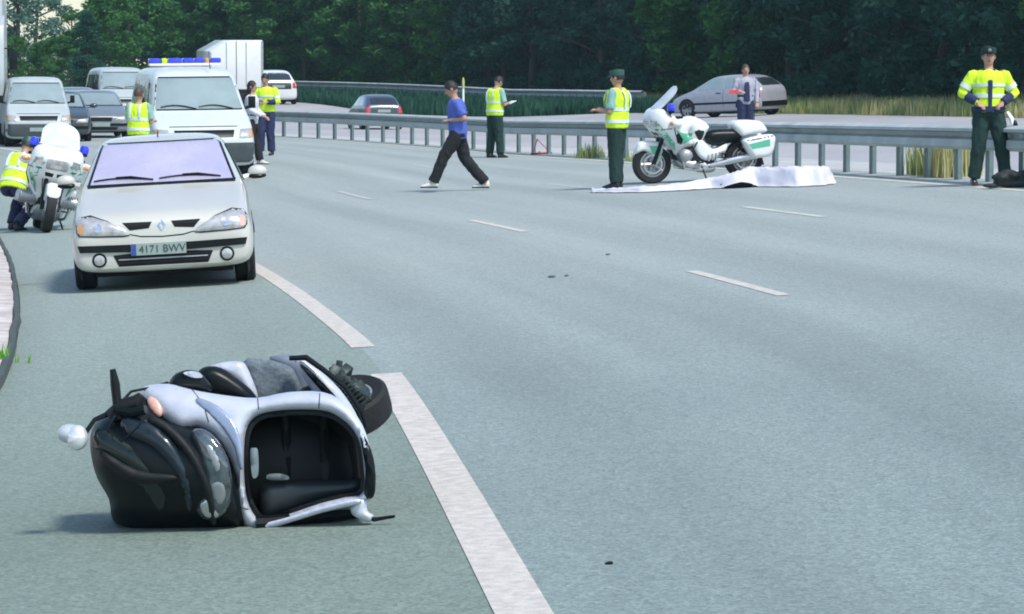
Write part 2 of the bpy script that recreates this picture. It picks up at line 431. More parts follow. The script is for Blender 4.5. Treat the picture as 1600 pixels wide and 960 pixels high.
# ------------------------------------------------------------------ the lie of the land
def sst(a, b, x):
    t = max(0, min(1, (x-a)/(b-a))); return t*t*(3-2*t)
def g(X, Y):
    k = .052
    if X > 0: z = k*min(X, 22)
    else: z = k*max(X, -9)*(1-sst(44, 66, Y))
    z += .75*sst(112, 205, Y)
    return z
def P(u, v):
    """point of the road seen at photo pixel (u, v)"""
    a, b = (u-800)/F, (480-v)/F; ph = math.atan(360/F)
    d = Vector((a, cos(ph)+b*sin(ph), -sin(ph)+b*cos(ph))); lo, hi = 2.0, 400.0
    for _ in range(60):
        t = (lo+hi)/2
        if CAMH+d.z*t > g(d.x*t, d.y*t): lo = t
        else: hi = t
    return Vector((d.x*lo, d.y*lo, g(d.x*lo, d.y*lo)))
def at(u, s, dz=0):
    X, Y = (u-800)/s, F/s
    return Vector((X, Y, g(X, Y)+dz))
def gnormal(X, Y):
    e = .6
    return Vector((-(g(X+e, Y)-g(X-e, Y))/(2*e), -(g(X, Y+e)-g(X, Y-e))/(2*e), 1)).normalized()
def place(o, p, heading, tilt=True, roll=0, scale=1):
    """heading: world angle of the thing's local +x"""
    n = gnormal(p.x, p.y) if tilt else Vector((0,0,1))
    f = Vector((cos(heading), sin(heading), 0)); f = (f-n*f.dot(n)).normalized(); l = n.cross(f)
    M = Matrix((f, l, n)).transposed().to_4x4()
    o.matrix_world = Matrix.Translation(p) @ M @ Matrix.Rotation(roll, 4, 'X') @ Matrix.Scale(scale, 4)
def face(deg):  # heading that faces the camera, turned deg (positive: its back swings to photo left)
    return radians(-90+deg)

# left edge line of the running lanes, then offsets to the right of it
REF = [(.95,-6),(.55,4),(.04,10.5),(-.76,19.4),(-1.48,25),(-2.52,31.7),(-4.06,40.5),(-6.35,52.4),(-9.95,69.4),(-13.2,81),(-17.0,91),(-24.5,106),(-36,124),(-52,145)]
ref = catmull([Vector((x, y, 0)) for x, y in REF], 12, False)
cum = [0]
for a, b in zip(ref, ref[1:]): cum.append(cum[-1]+(b-a).length)
def ref_at(s_):
    s_ = max(0, min(cum[-1]-.01, s_))
    i = 0
    lo, hi = 0, len(cum)-1
    while hi-lo > 1:
        m_ = (lo+hi)//2
        if cum[m_] <= s_: lo = m_
        else: hi = m_
    t = (s_-cum[lo])/(cum[lo+1]-cum[lo]); p = ref[lo].lerp(ref[lo+1], t)
    d = (ref[min(lo+2, len(ref)-1)]-ref[max(lo-1, 0)]).normalized()
    return p, d
def RP(s_, off, dz=0):
    p, d = ref_at(s_); n = Vector((d.y, -d.x, 0)); q = p+n*off
    return Vector((q.x, q.y, g(q.x, q.y)+dz))
def s_of_Y(off, Y):
    lo, hi = 0, cum[-1]
    for _ in range(40):
        m_ = (lo+hi)/2
        if RP(m_, off).y < Y: lo = m_
        else: hi = m_
    return lo
def strip(name, o0, o1, s0, s1, dz, m, ds=1.0, no=None, kind='structure', thick=0):
    n = max(1, int((s1-s0)/ds)); no = no or max(1, int((o1-o0)/1.0))
    v = []; uv = []
    for i in range(n+1):
        s_ = s0+(s1-s0)*i/n
        for k in range(no+1):
            o_ = o0+(o1-o0)*k/no; v.append(RP(s_, o_, dz)); uv.append((o_, s_))
    f = [(i*(no+1)+k, i*(no+1)+k+1, (i+1)*(no+1)+k+1, (i+1)*(no+1)+k) for i in range(n) for k in range(no)]
    o = obj(name, v, f, m, None, True, kind)
    ul = o.data.uv_layers.new(name='UVMap')
    for lp in o.data.loops: ul.data[lp.index].uv = uv[lp.vertex_index]
    return o

# ground: one sheet out to the horizon
xs = [-900,-500,-300,-200,-150,-110,-80]+[x for x in range(-60, 61, 2)]+[80,110,150,200,300,500,900]
ys = [-60,-30,-10]+[y for y in range(0, 260, 2)]+[280,320,380,460,560,700,900,1300]
v = [(x, y, g(x, y)-.035-(.0 if abs(x) < 70 else .2)) for y in ys for x in xs]
nx = len(xs)
obj('ground', v, [(j*nx+i, j*nx+i+1, (j+1)*nx+i+1, (j+1)*nx+i) for j in range(len(ys)-1) for i in range(nx-1)], M_soil, kind='structure')
S_END = cum[-1]-4
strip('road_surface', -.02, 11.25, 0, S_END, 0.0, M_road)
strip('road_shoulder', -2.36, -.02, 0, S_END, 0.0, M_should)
# median strip behind the guardrail and the opposite carriageway out to its far edge
FAR = [(22,-5),(19,20),(17,45),(15.2,65),(13.3,83),(11.4,97),(9.2,112),(5.6,131),(1.5,150),(-4,168),(-11,184),(-22,202),(-40,222)]
far = catmull([Vector((x, y, 0)) for x, y in FAR], 8, False)
def far_at(t):
    t = max(0, min(.9999, t))*(len(far)-1); i = int(t); return far[i].lerp(far[i+1], t-i)
FAR2 = [(22,-5),(19,20),(17,45),(15.2,65),(13.3,83),(11.4,97),(9.0,112),(5.0,128),(1.3,132),(-2.6,135),(-5.8,142),(-11.5,166),(-25,188)]
far2 = catmull([Vector((x, y, 0)) for x, y in FAR2], 8, False)
def far2_at(t):
    t = max(0, min(.9999, t))*(len(far2)-1); i = int(t); return far2[i].lerp(far2[i+1], t-i)
def between(name, offa, ta, tb, dz, m, n=120, k=14):
    v = []
    for i in range(n+1):
        a = RP(S_END*i/n, offa); b = far2_at(i/n)
        for q in range(k+1):
            t = ta+(tb-ta)*q/k; p = Vector((a.x, a.y, 0)).lerp(b, t); v.append((p.x, p.y, g(p.x, p.y)+dz))
    return obj(name, v, [(i*(k+1)+q, i*(k+1)+q+1, (i+1)*(k+1)+q+1, (i+1)*(k+1)+q) for i in range(n) for q in range(k)], m, kind='structure')
strip('median_strip', 11.25, 12.6, 0, S_END, .0, M_conc)
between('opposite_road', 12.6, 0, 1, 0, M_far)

# edge line and lane dashes
def line(o0, o1, s0, s1, m, name='lane_marking'):
    return strip(name, o0, o1, s0, s1, .004, m, .5, 1)
def sY(Y, off=0): return s_of_Y(off, Y)
strip('edge_line', -.10, .09, 4, sY(19.45), .004, M_line, .5, 1)
strip('edge_line', -.085, .075, sY(21.5), sY(39.5), .004, M_line, .5, 1)
strip('edge_line', -.085, .075, sY(41.5), sY(59.5), .004, M_line, .5, 1)
strip('edge_line', -.085, .075, sY(61.5), S_END, .004, M_line, .5, 1)
for Y0, Y1, mm in ((11.8,15.3,M_line),(24.3,27.8,M_line),(36.4,40.1,M_line),(48.8,52.3,M_linew),(61.3,64.7,M_linew),(73.8,77.2,M_linew)):
    line(3.36, 3.47, s_of_Y(3.4, Y0), s_of_Y(3.4, Y1), mm)
for Y0, Y1, mm in ((11.8,15.3,M_line),(23.7,27.2,M_line),(36.2,39.8,M_lineb),(48.6,52.1,M_linew),(61,64.6,M_linew),(73.6,77.1,M_linew)):
    line(6.66, 6.78, s_of_Y(6.7, Y0), s_of_Y(6.7, Y1), mm)
strip('barrier_edge_line', 10.22, 10.40, 4, S_END, .004, M_lineb, .5, 1)
# kerb and stony verge left of the shoulder
v = []; ns = 120
for i in range(ns+1):
    s_ = 4+(sY(60)-4)*i/ns; j = .035*noise.noise(Vector((s_*.7, 3, 0)))
    for o_, h in ((-2.36+j, 0), (-2.37+j, .055), (-2.41+j, .065), (-2.43+j, .02)): v.append(RP(s_, o_, h))
f = [(i*4+k, i*4+k+1, (i+1)*4+k+1, (i+1)*4+k) for i in range(ns) for k in range(3)]
obj('kerb', v, f, M_kerb, None, False, 'structure')
v = []; ns, no = 160, 14
for i in range(ns+1):
    s_ = 4+(sY(60)-4)*i/ns
    for k in range(no+1):
        o_ = -2.415-k*.3; v.append(RP(s_, o_, .055+.03*noise.noise(Vector((s_*1.3, o_*1.7, 1)))-(.012 if k == 0 else 0)+.01*k))
obj('gravel_verge', v, [(i*(no+1)+k, i*(no+1)+k+1, (i+1)*(no+1)+k+1, (i+1)*(no+1)+k) for i in range(ns) for k in range(no)], M_gravel, kind='structure')

# ------------------------------------------------------------------ guardrails
WPROF = [(.02, .335), (-.06, .325), (-.13, .30), (-.135, .262), (.015, .232), (.02, .175), (-.085, .145), (-.09, .045), (-.03, .0), (.01, -.005)]
def beam(pf, s0, s1, parent, m, prof=WPROF, zb=.44, th=.006, ds=.7):
    n = max(2, int((s1-s0)/ds)); N = len(prof); v = []
    ring = prof+[(a+th, b) for a, b in reversed(prof)]
    rings = [[pf(s0+(s1-s0)*i/n, a, zb+b) for a, b in ring] for i in range(n+1)]
    mb = MB(); mb.loft(rings); return mb.build('beam', m, parent, angle=25)
def guardrail(label, pf, s0, s1, spacing, m, mp, seglen, prof=WPROF, zb=.44, postw=.1):
    r = empty('guardrail', label, 'guardrail'); r.location = (0, 0, 0)
    s_ = s0
    while s_ < s1: beam(pf, s_, min(s1, s_+seglen-.01), r, m, prof, zb); s_ += seglen
    s_ = s0+.2; 
    while s_ < s1:
        a = pf(s_, .02, 0); b = pf(s_+.05, .02, 0); t = (b-a).normalized(); n = Vector((t.y, -t.x, 0))
        R = Matrix((n, t, Vector((0,0,1)))).transposed()
        h = zb+prof[0][1]-.05
        mb = MB(); c = a+n*.07
        # C section post: web and two flanges, with spacer block behind the beam
        mb.box(c+Vector((0,0,h/2-.06)), (.006, postw, h+.1), R)
        mb.box(c+n*.03+t*(postw/2-.003)+Vector((0,0,h/2-.06)), (.06, .006, h+.1), R)
        mb.box(c+n*.03-t*(postw/2-.003)+Vector((0,0,h/2-.06)), (.06, .006, h+.1), R)
        mb.box(a+n*.035+Vector((0,0,zb+.155)), (.055, postw*.8, .26), R)
        mb.build('post', mp, r, smooth=False); s_ += spacing
    return r
guardrail('grey steel guardrail running along the far side of the near carriageway', lambda s_, o, z: RP(s_, 10.86+o, z),
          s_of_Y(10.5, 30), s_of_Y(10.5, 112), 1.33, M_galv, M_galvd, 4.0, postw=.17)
FL = [0]
for a, b in zip(far, far[1:]): FL.append(FL[-1]+(b-a).length)
def fp(s_, o, z):
    i = max(0, min(len(FL)-2, bisect.bisect_right(FL, s_)-1))
    t = (s_-FL[i])/(FL[i+1]-FL[i]); p = far[i].lerp(far[i+1], t); d = (far[min(i+2,len(far)-1)]-far[max(i-1,0)]).normalized()
    n = Vector((d.y, -d.x, 0)); q = p+n*(o-.5); return Vector((q.x, q.y, g(q.x, q.y)+z))
guardrail('long curved guardrail beyond the opposite carriageway below the trees', fp, 136, FL[-1]-6, 2.0, M_galv, M_galvd, 4.0,
          prof=WPROF, zb=.52)
def low(s_, o, z): return fp(s_, o+.0, z)
# second, lower beam of the far barrier
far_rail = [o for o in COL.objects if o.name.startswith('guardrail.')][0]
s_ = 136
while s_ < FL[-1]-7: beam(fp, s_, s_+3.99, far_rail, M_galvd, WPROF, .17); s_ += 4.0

# ------------------------------------------------------------------ wheels
def wheel(parent, c, r=.31, w=.19, spokes=7, rimm=None, name='wheel', side=1, steel=False):
    """wheel with its axle along y; side = +1 if the outer face looks to +y"""
    h = empty(name); h.parent = parent; h.location = c
    hw = w/2; ri = r*.66
    t = MB(); t.lathe([(ri, -hw*.8), (r*.9, -hw), (r*.985, -hw*.8), (r, -hw*.4), (r, hw*.4), (r*.985, hw*.8), (r*.9, hw), (ri, hw*.8)], axis='y', seg=32, close=True)
    t.build('tyre', M_rub, h, angle=30)
    q = MB(); q.lathe([(ri*1.02, -hw*.7), (ri*1.02, hw*.78), (ri*.93, hw*.8), (ri*.88, hw*.3), (ri*.88, -hw*.7)], axis='y', seg=32, close=True)
    y = hw*.5*side
    for k in range(spokes):
        a = 2*pi*k/spokes
        q.tube([(cos(a)*ri*.1, y, sin(a)*ri*.1), (cos(a)*ri*.5, y*1.15, sin(a)*ri*.5), (cos(a)*ri*.92, y*1.2, sin(a)*ri*.92)], [.03, .024, .03], 6)
    q.lathe([(0, y+.02*side), (ri*.22, y+.015*side), (ri*.25, y-.03*side)], axis='y', seg=16)
    q.lathe([(ri*.9, -hw*.2*side), (0, -hw*.2*side)], axis='y', seg=20)
    q.build('rim', rimm or M_alu, h, angle=30)
    return h

# ------------------------------------------------------------------ car bodies
def carbody(root, stations, m, name='body', belt_in=.94):
    """stations: x, zbottom, zmid, zbelt, zroof, half width, half roof width"""
    mb = MB(); rings = []
    for (x, zb, zm, zl, zr, hw, wr) in stations:
        half = [(hw*.72, zb), (hw*.95, zb+.03), (hw, zb+(zm-zb)*.5), (hw, zm), (hw*.985, zm+(zl-zm)*.6), (hw*belt_in, zl), (wr+(hw*belt_in-wr)*.12, zr-(zr-zl)*.14), (wr*.93, zr-.012), (wr*.45, zr+.012)]
        ring = [Vector((x, y, z)) for y, z in half]+[Vector((x, -y, z)) for y, z in reversed(half)]
        rings.append(ring)
    mb.loft(rings)
    o = mb.build(name, m, root, subsurf=2)
    return o, bvh_of(o)
def xdecal(name, b, pts, side, m, root, **k): return decal(name, b, pts, side, m, root, **k)

def front_car():
    r = empty('parked_car', 'pale silver compact car facing the camera on the shoulder with lilac windscreen', 'car')
    st = [(2.12,.25,.42,.52,.585,.73,.60),(2.09,.19,.42,.60,.655,.81,.68),(2.0,.17,.45,.675,.725,.85,.73),(1.75,.17,.5,.74,.78,.865,.74),
          (1.30,.17,.5,.83,.87,.87,.74),(.98,.17,.5,.895,.935,.87,.74),(.86,.17,.5,.91,.985,.87,.73),(.25,.17,.5,.93,1.335,.87,.63),(.05,.17,.5,.93,1.40,.87,.61),
          (-.45,.17,.5,.93,1.435,.87,.60),(-1.05,.17,.5,.93,1.41,.86,.59),(-1.5,.18,.5,.93,1.30,.85,.59),(-1.85,.2,.5,.93,1.03,.83,.62),(-2.05,.22,.5,.90,.95,.79,.60),(-2.13,.3,.5,.8,.84,.7,.55)]
    body, b = carbody(r, st, M_carpaint)
    # glass
    D = lambda n, p, s, m, **k: decal(n, b, p, s, m, r, **k)
    D('windscreen_seal', [(-.725,.975),(-.595,1.355),(-.56,1.375),(.56,1.375),(.595,1.355),(.725,.975)], 'front', M_black, off=.014, thick=.03, sp=.03)
    D('windscreen', [(-.695,.985),(-.572,1.345),(-.54,1.36),(.54,1.36),(.572,1.345),(.695,.985)], 'front', M_lilacglass, off=.020, thick=.01, sp=.03)
    for s in ('left', 'right'):
        D('side_window', [(.62,.97),(.12,1.30),(-.35,1.34),(-.38,.97)], s, M_glass, off=.004)
        D('side_window', [(-.44,.97),(-.42,1.34),(-.95,1.32),(-1.3,1.18),(-1.42,.98)], s, M_glass, off=.004)
        D('door_gap', [(.72,.30),(.76,.9),(.735,.9),(.70,.30)], s, M_dark, off=.001, sp=.1)
        D('door_gap', [(-.40,.30),(-.40,.95),(-.42,.95),(-.42,.30)], s, M_dark, off=.001, sp=.1)
        D('side_moulding', [(1.0,.44),(1.0,.52),(-1.1,.52),(-1.1,.44)], s, M_blackm, off=.012, sp=.1)
        for x in (1.32, -1.28):
            D('wheel_arch', circ(x, .31, .365, 24), s, M_dark, off=.003, sp=.09)
    D('rear_window', [(-.62,1.02),(-.55,1.33),(.55,1.33),(.62,1.02)], 'back', M_glassd, off=.004)
    # bonnet lines: shut line and raised V
    for s in (-1, 1):
        q = [(.70*s,.80),(.69*s,.86),(.665*s,.86),(.675*s,.80)]
        # headlamps
        hl = [(-.80,.655),(-.77,.70),(-.66,.715),(-.50,.665),(-.34,.575),(-.30,.535),(-.36,.528),(-.60,.535),(-.77,.545),(-.80,.58)]
        ol = [(p[0]*-s if s > 0 else p[0], p[1]) for p in hl]
        if s > 0: ol = list(reversed([(-p[0], p[1]) for p in hl]))
        sur = D('headlight_surround', [(x*1.012, .615+(z-.615)*1.16) for x, z in ol], 'front', M_blackm, off=.0045, thick=.015, sp=.03)
        hd = D('headlight', ol, 'front', M_lens, off=.006, thick=.02, sp=.035, H=.012, R=.04)
        for cx in (.60,):
            c = circ(cx*s, .61, .04, 16); bb = decal('lamp_reflector', b, c, 'front', M_chrome, hd, off=.0205, thick=.01, sp=.03); 
        tl = [(.79*s,.645),(.755*s,.67),(.735*s,.60),(.745*s,.56),(.79*s,.565)]
        decal('turn_signal', b, tl, 'front', M_orange if s < 0 else M_orangep, hd, off=.021, thick=.015, sp=.03)
        gr = [(.37*s,.648),(.09*s,.645),(.12*s,.585),(.30*s,.572)]
        ga = D('grille_opening', gr, 'front', M_dark, off=.003, thick=.02, sp=.03)
        for zz in (.596, .614): decal('grille_bar', b, [(.13*s,zz),(.13*s,zz+.005),(.31*s,zz+.005),(.31*s,zz)], 'front', M_blackm, ga, off=.008, thick=.004, sp=.05)
        D('fog_lamp_bezel', circ(.60*s, .305, .07, 20), 'front', M_blackm, off=.004, thick=.02, sp=.03)
        fg = D('fog_lamp', circ(.60*s, .305, .05, 18), 'front', M_lens, off=.012, thick=.02, sp=.025, H=.01, R=.03)
        wheel(r, (1.32, .765*s, .29), .295, .20, 7, side=s); wheel(r, (-1.28, .765*s, .29), .295, .20, 7, side=s)
    # nose crease and badge
    D('bonnet_shut_line', [(-.36,.545),(-.20,.505),(0,.495),(.20,.505),(.36,.545),(.36,.555),(.2,.517),(0,.507),(-.2,.517),(-.36,.555)], 'front', M_blackm, off=.002, thick=.01, sp=.03)
    D('badge', [(0,.665),(.04,.61),(0,.555),(-.04,.61)], 'front', M_chrome, off=.008, thick=.01, sp=.02, holes=[[(0,.637),(-.018,.61),(0,.583),(.018,.61)]])
    # bumper
    D('bumper_strip', [(-.78,.385),(-.80,.45),(-.25,.44),(.25,.44),(.80,.45),(.78,.385),(.2,.365),(-.2,.365)], 'front', M_black, off=.022, thick=.02, sp=.04)
    pl = D('number_plate', rrect(-.30,.335,.22,.445,.008), 'front', M_plate, off=.032, thick=.008, sp=.05)
    decal('plate_band', b, rrect(-.298,.337,-.25,.443,.004), 'front', M_plateblue, pl, off=.036, thick=.003, sp=.03)
    x0 = b.ray_cast(Vector((5,0,.39)), Vector((-1,0,0)))[0].x
    text('plate_lettering', '4171 BWV', .098, M_ink, pl, Matrix.Translation((x0+.036, -.005, .388)) @ Matrix.Rotation(pi/2, 4, 'Z') @ Matrix.Rotation(pi/2, 4, 'X'))
    lg = D('lower_grille', [(-.47,.345),(-.30,.355),(.30,.355),(.47,.345),(.42,.235),(-.42,.235)], 'front', M_dark, off=.004, thick=.02, sp=.04)
    for zz in (.262, .295, .325): decal('grille_bar', b, [(-.42,zz),(-.42,zz+.012),(.42,zz+.012),(.42,zz)], 'front', M_alu if zz == .295 else M_blackm, lg, off=.012, thick=.006, sp=.06)
    D('bumper_lip', [(-.62,.20),(-.64,.225),(.64,.225),(.62,.20)], 'front', M_carpaint, off=.018, thick=.02, sp=.05)
    mb = MB(); mb.box((0,0,.17), (3.5,1.3,.08)); mb.box((1.5,0,.13),(.25,1.2,.02)); mb.build('underside', M_dark, r)
    # wipers
    c = D('cowl', [(-.72,.955),(-.73,.985),(-.3,1.0),(0,1.004),(.3,1.0),(.73,.985),(.72,.955),(.3,.962),(-.3,.962)], 'front', M_black, off=.016, thick=.03, sp=.025)
    for (a, e) in ((-.08,-.66),(.58,-.02)):
        pts = []
        for k in range(9):
            t = k/8; y = a+(e-a)*t; z = 1.0+.025*sin(pi*t*.9); h = b.ray_cast(Vector((5,y,z)), Vector((-1,0,0)))[0]; pts.append(h+Vector((.02,0,.012)))
        mb = MB(); mb.tube(pts, [.009]*9, 6); mb.tube([pts[0], pts[3]+Vector((.01,0,.015)), pts[5]+Vector((.01,0,.01))], .008, 6); mb.build('wiper', M_black, r)
    # mirrors
    for s in (-1, 1):
        mb = MB(); R = Matrix.Rotation(0, 3, 'Z')
        mb.ell((.58, .945*s, 1.03), (.06, .095, .062), 16, 10); mb.tube([(.60,.80*s,.97),(.58,.88*s,.99)], [.035,.03], 8)
        mr = mb.build('wing_mirror', M_carpaint, r)
        mb = MB(); mb.ell((.585, .935*s, .985), (.058, .10, .03), 14, 8); mb.build('mirror_base', M_black, mr)
    mb = MB(); mb.tube([(-.05,-.03,1.40),(-.10,-.03,1.47)], [.008,.005], 6); mb.build('antenna', M_black, r)
    # person-less cabin shows only through tinted glass
    return r
car1 = front_car()
for o_ in COL.objects:
    if o_.name == 'plate_lettering': o_['kind'] = 'stuff'
place(car1, at(263, 160.5, .0), face(5.2), scale=.965)

def simple_car(name, label, st, m, glassm, wins, wheels, extra=None, group=None, cat='car', width=.87, wr_=.31, gm=None):
    r = empty(name, label, cat, group)
    body, b = carbody(r, st, m)
    for (n_, pts, side, mm, kw) in wins:
        decal(n_, b, pts, side, mm, r, **kw)
    for x in wheels:
        for s in (-1, 1):
            wheel(r, (x, (width-.09)*s, wr_), wr_, .2, 7, side=s)
            decal('wheel_arch', b, circ(x, wr_+.02, wr_+.06, 20), 'left' if s > 0 else 'right', M_dark, r, off=.003, sp=.1)
    mb = MB(); mb.box(((wheels[0]+wheels[1])/2,0,.2), (abs(wheels[0]-wheels[1])*1.25,width*1.5,.1)); mb.build('underside', M_dark, r)
    return r, b
ST_HATCH = [(2.0,.27,.42,.50,.56,.62,.50),(1.96,.2,.42,.6,.66,.78,.62),(1.85,.18,.45,.68,.73,.83,.70),(1.5,.17,.5,.80,.84,.86,.74),
          (1.15,.17,.5,.90,.94,.86,.74),(1.0,.17,.5,.92,1.0,.86,.73),(.35,.17,.5,.95,1.37,.86,.63),(.1,.17,.5,.95,1.44,.86,.61),
          (-.5,.17,.5,.95,1.47,.86,.60),(-1.15,.17,.5,.95,1.44,.86,.59),(-1.5,.18,.5,.95,1.34,.85,.59),(-1.85,.2,.5,.95,1.08,.83,.62),(-1.93,.22,.5,.92,.99,.79,.60),(-2.0,.3,.5,.8,.84,.7,.55)]
# hatchback beyond the guardrail, side on, facing left
w_ = []
for s in ('left', 'right'):
    w_ += [('side_window', [(.80,.99),(.62,1.12),(.22,1.36),(-.30,1.40),(-.32,.99)], s, M_vglass, dict(off=.004)),
           ('side_window', [(-.40,.99),(-.38,1.40),(-.85,1.38),(-1.02,1.0)], s, M_vglass, dict(off=.004)),
           ('rear_quarter_window', [(-1.09,1.02),(-.93,1.36),(-1.2,1.30),(-1.45,1.04)], s, M_glass, dict(off=.004)),
           ('rear_light', [(-1.72,.62),(-1.72,.9),(-1.9,.86),(-1.93,.64)], s, M_red, dict(off=.006)),
           ('door_gap', [(-.345,.3),(-.345,.98),(-.36,.98),(-.36,.3)], s, M_dark, dict(off=.002, sp=.1)),
           ('door_handle', [(-.05,.83),(-.05,.86),(-.25,.86),(-.25,.83)], s, M_black, dict(off=.012)),
           ('side_moulding', [(1.0,.46),(1.0,.53),(-1.1,.53),(-1.1,.46)], s, M_black, dict(off=.012, sp=.1))]
w_ += [('rear_window', [(-.55,1.05),(-.50,1.34),(.50,1.34),(.55,1.05)], 'back', M_glassd, dict(off=.004)),
       ('windscreen', [(-.66,1.0),(-.54,1.39),(.54,1.39),(.66,1.0)], 'front', M_glass, dict(off=.004)),
       ('rear_bumper', [(-.75,.32),(-.75,.5),(.75,.5),(.75,.32)], 'back', M_black, dict(off=.02))]
hb, _b = simple_car('parked_car', 'silver hatchback seen side on beyond the guardrail behind the police motorcycle', ST_HATCH, mat('silver_lilac_car', (.38,.39,.44), .3, metal=.2, coat=.5), M_glass, w_, (1.25,-1.25))
place(hb, at(1140, 45), radians(180-40), scale=.98)
# two cars driving away between the guardrails
w_ = [('rear_window', [(-.58,1.05),(-.52,1.36),(.52,1.36),(.58,1.05)], 'back', M_glassd, dict(off=.004)),
      ('rear_light', [(-.80,.70),(-.78,.95),(-.60,.95),(-.62,.70)], 'back', M_red, dict(off=.01)),
      ('rear_light', [(.62,.70),(.60,.95),(.78,.95),(.80,.70)], 'back', M_red, dict(off=.01)),
      ('number_plate', rrect(-.27,.72,.27,.84,.01), 'back', M_plate, dict(off=.012)),
      ('tailgate_panel', rrect(-.55,.66,.55,.93,.03), 'back', M_darkp, dict(off=.004))]
for s in ('left', 'right'):
    w_ += [('side_window', [(.70,.99),(.2,1.34),(-.30,1.38),(-.32,.99)], s, M_glass, dict(off=.004)),
           ('side_window', [(-.40,.99),(-.38,1.38),(-.95,1.35),(-1.35,1.02)], s, M_glass, dict(off=.004))]
c2, _b = simple_car('passing_car', 'silver car with red tail lights passing beyond the guardrail, mostly hidden by it', ST_HATCH, mat('dusky_car_paint', (.09,.10,.14), .3, metal=.3, coat=.5), M_glass, w_, (1.25,-1.25))
place(c2, at(586, 46), radians(90+14), scale=.80)
c3, _b = simple_car('passing_car', 'white car beyond the guardrail right behind the officer in yellow near the van', ST_HATCH, M_white, M_glass, w_, (1.25,-1.25))
place(c3, at(424, 31), radians(90+14), scale=1.16)

# ------------------------------------------------------------------ vans, truck, queue of traffic
def van(label, m, name='van', police=False, glass=None, lamp=None):
    r = empty(name, label, 'van')
    st = [(2.45,.32,.5,.62,.70,.72,.55),(2.40,.24,.5,.72,.80,.86,.68),(2.28,.22,.5,.86,.92,.93,.78),(1.95,.22,.5,1.02,1.08,.95,.82),
          (1.70,.22,.5,1.10,1.18,.95,.83),(1.58,.22,.5,1.12,1.26,.95,.83),(.95,.22,.5,1.15,1.87,.95,.76),(.70,.22,.5,1.15,1.97,.95,.75),
          (.1,.22,.5,1.15,2.0,.95,.76),(-1.2,.22,.5,1.15,2.0,.95,.76),(-2.0,.22,.5,1.15,1.98,.95,.76),(-2.28,.24,.5,1.15,1.90,.93,.74),(-2.38,.3,.5,1.1,1.7,.88,.7)]
    body, b = carbody(r, st, m, belt_in=.96); gm = glass or M_vglass
    D = lambda n, p, s, mm, **k: decal(n, b, p, s, mm, r, **k)
    D('windscreen_seal', [(-.83,1.235),(-.71,1.84),(.71,1.84),(.83,1.235)], 'front', M_black, off=.002)
    D('windscreen', [(-.80,1.26),(-.69,1.815),(.69,1.815),(.80,1.26)], 'front', gm, off=.006)
    for s, sg in (('left', 1), ('right', -1)):
        D('side_window', [(1.25,1.2),(.78,1.72),(.15,1.76),(.12,1.2)], s, M_glassd, off=.004)
        D('side_window', [(0,1.2),(0,1.74),(-1.0,1.74),(-1.0,1.2)], s, M_glassd, off=.004)
        D('side_window', [(-1.1,1.2),(-1.1,1.74),(-2.0,1.72),(-2.0,1.2)], s, M_glassd, off=.004)
        if police: D('side_stripe', [(1.9,.55),(1.9,.95),(-2.1,.95),(-2.1,.55)], s, M_green, off=.003, sp=.15)
        for x in (1.6, -1.4):
            D('wheel_arch', circ(x, .34, .41, 22), s, M_dark, off=.003, sp=.1)
            wheel(r, (x, .84*sg, .33), .33, .22, 6, side=sg)
        mb = MB(); mb.box((1.25, 1.02*sg, 1.36), (.08,.13,.22)); mb.tube([(1.25,.88*sg,1.25),(1.25,.98*sg,1.28)], .03, 8)
        mb.build('wing_mirror', M_black, r, bevel=.03)
        hl = [(.92*sg,.92),(.66*sg,.90),(.60*sg,.74),(.88*sg,.74)]
        hd = D('headlight', hl, 'front', M_lens, off=.006, sp=.04, H=.015, R=.05)
        decal('turn_signal', b, [(.91*sg,.90),(.83*sg,.895),(.81*sg,.76),(.88*sg,.76)], 'front', M_orange, hd, off=.022, sp=.04)
    D('bonnet_gap', [(-.62,.96),(.62,.96),(.62,.945),(-.62,.945)], 'front', M_dark, off=.002, sp=.06)
    D('grille', [(-.55,.89),(-.52,.76),(.52,.76),(.55,.89)], 'front', M_black, off=.006)
    bu = D('bumper', [(-.93,.66),(-.94,.40),(-.8,.30),(.8,.30),(.94,.40),(.93,.66)], 'front', M_darkp, off=.03, thick=.02)
    pl = D('number_plate', rrect(-.26,.45,.26,.56,.008), 'front', M_plate, off=.045)
    for a, e in ((-.05,-.7),(.62,0)):
        pts = [b.ray_cast(Vector((5,a+(e-a)*k/6,1.25+.07*sin(pi*k/6*.8))), Vector((-1,0,0)))[0]+Vector((.02,0,.01)) for k in range(7)]
        mb = MB(); mb.tube(pts, .012, 6); mb.build('wiper', M_black, r)
    mb = MB(); mb.box((0,0,.24), (4.0,1.5,.12)); mb.build('underside', M_dark, r)
    if police:
        lb = MB(); lb.box((-.55,0,2.045), (.26,1.36,.05)); lb.build('light_bar', M_white, r, bevel=.015)
        lbo = r.children[-1]
        for y0, y1, mm in ((-.68,-.46,M_blue),(-.44,-.34,M_hi),(-.32,-.06,M_blue),(-.04,.16,M_blue),(.18,.36,M_blue),(.38,.46,M_orange),(.48,.68,M_blue)):
            mb = MB(); mb.box((-.55,(y0+y1)/2,2.115), (.22,y1-y0,.10)); mb.build('beacon', mm, lbo, bevel=.025)
        mb = MB(); mb.tube([(.9,.3,1.98),(.75,.3,2.3)], [.01,.006], 6); mb.build('antenna', M_black, r)
    return r
pv = van('white police van with blue light bar behind the silver car', mat('van_white_paint', (.56,.62,.60), .35, coat=.4, var=.05), police=True)
place(pv, at(297, 83, .0), face(12.5), scale=1.0)
# white van at the far left of the queue
wv = van('white people carrier at the left end of the traffic queue', M_whited, glass=M_vglass)
place(wv, at(56, 60.5, .0), face(11), scale=.88)
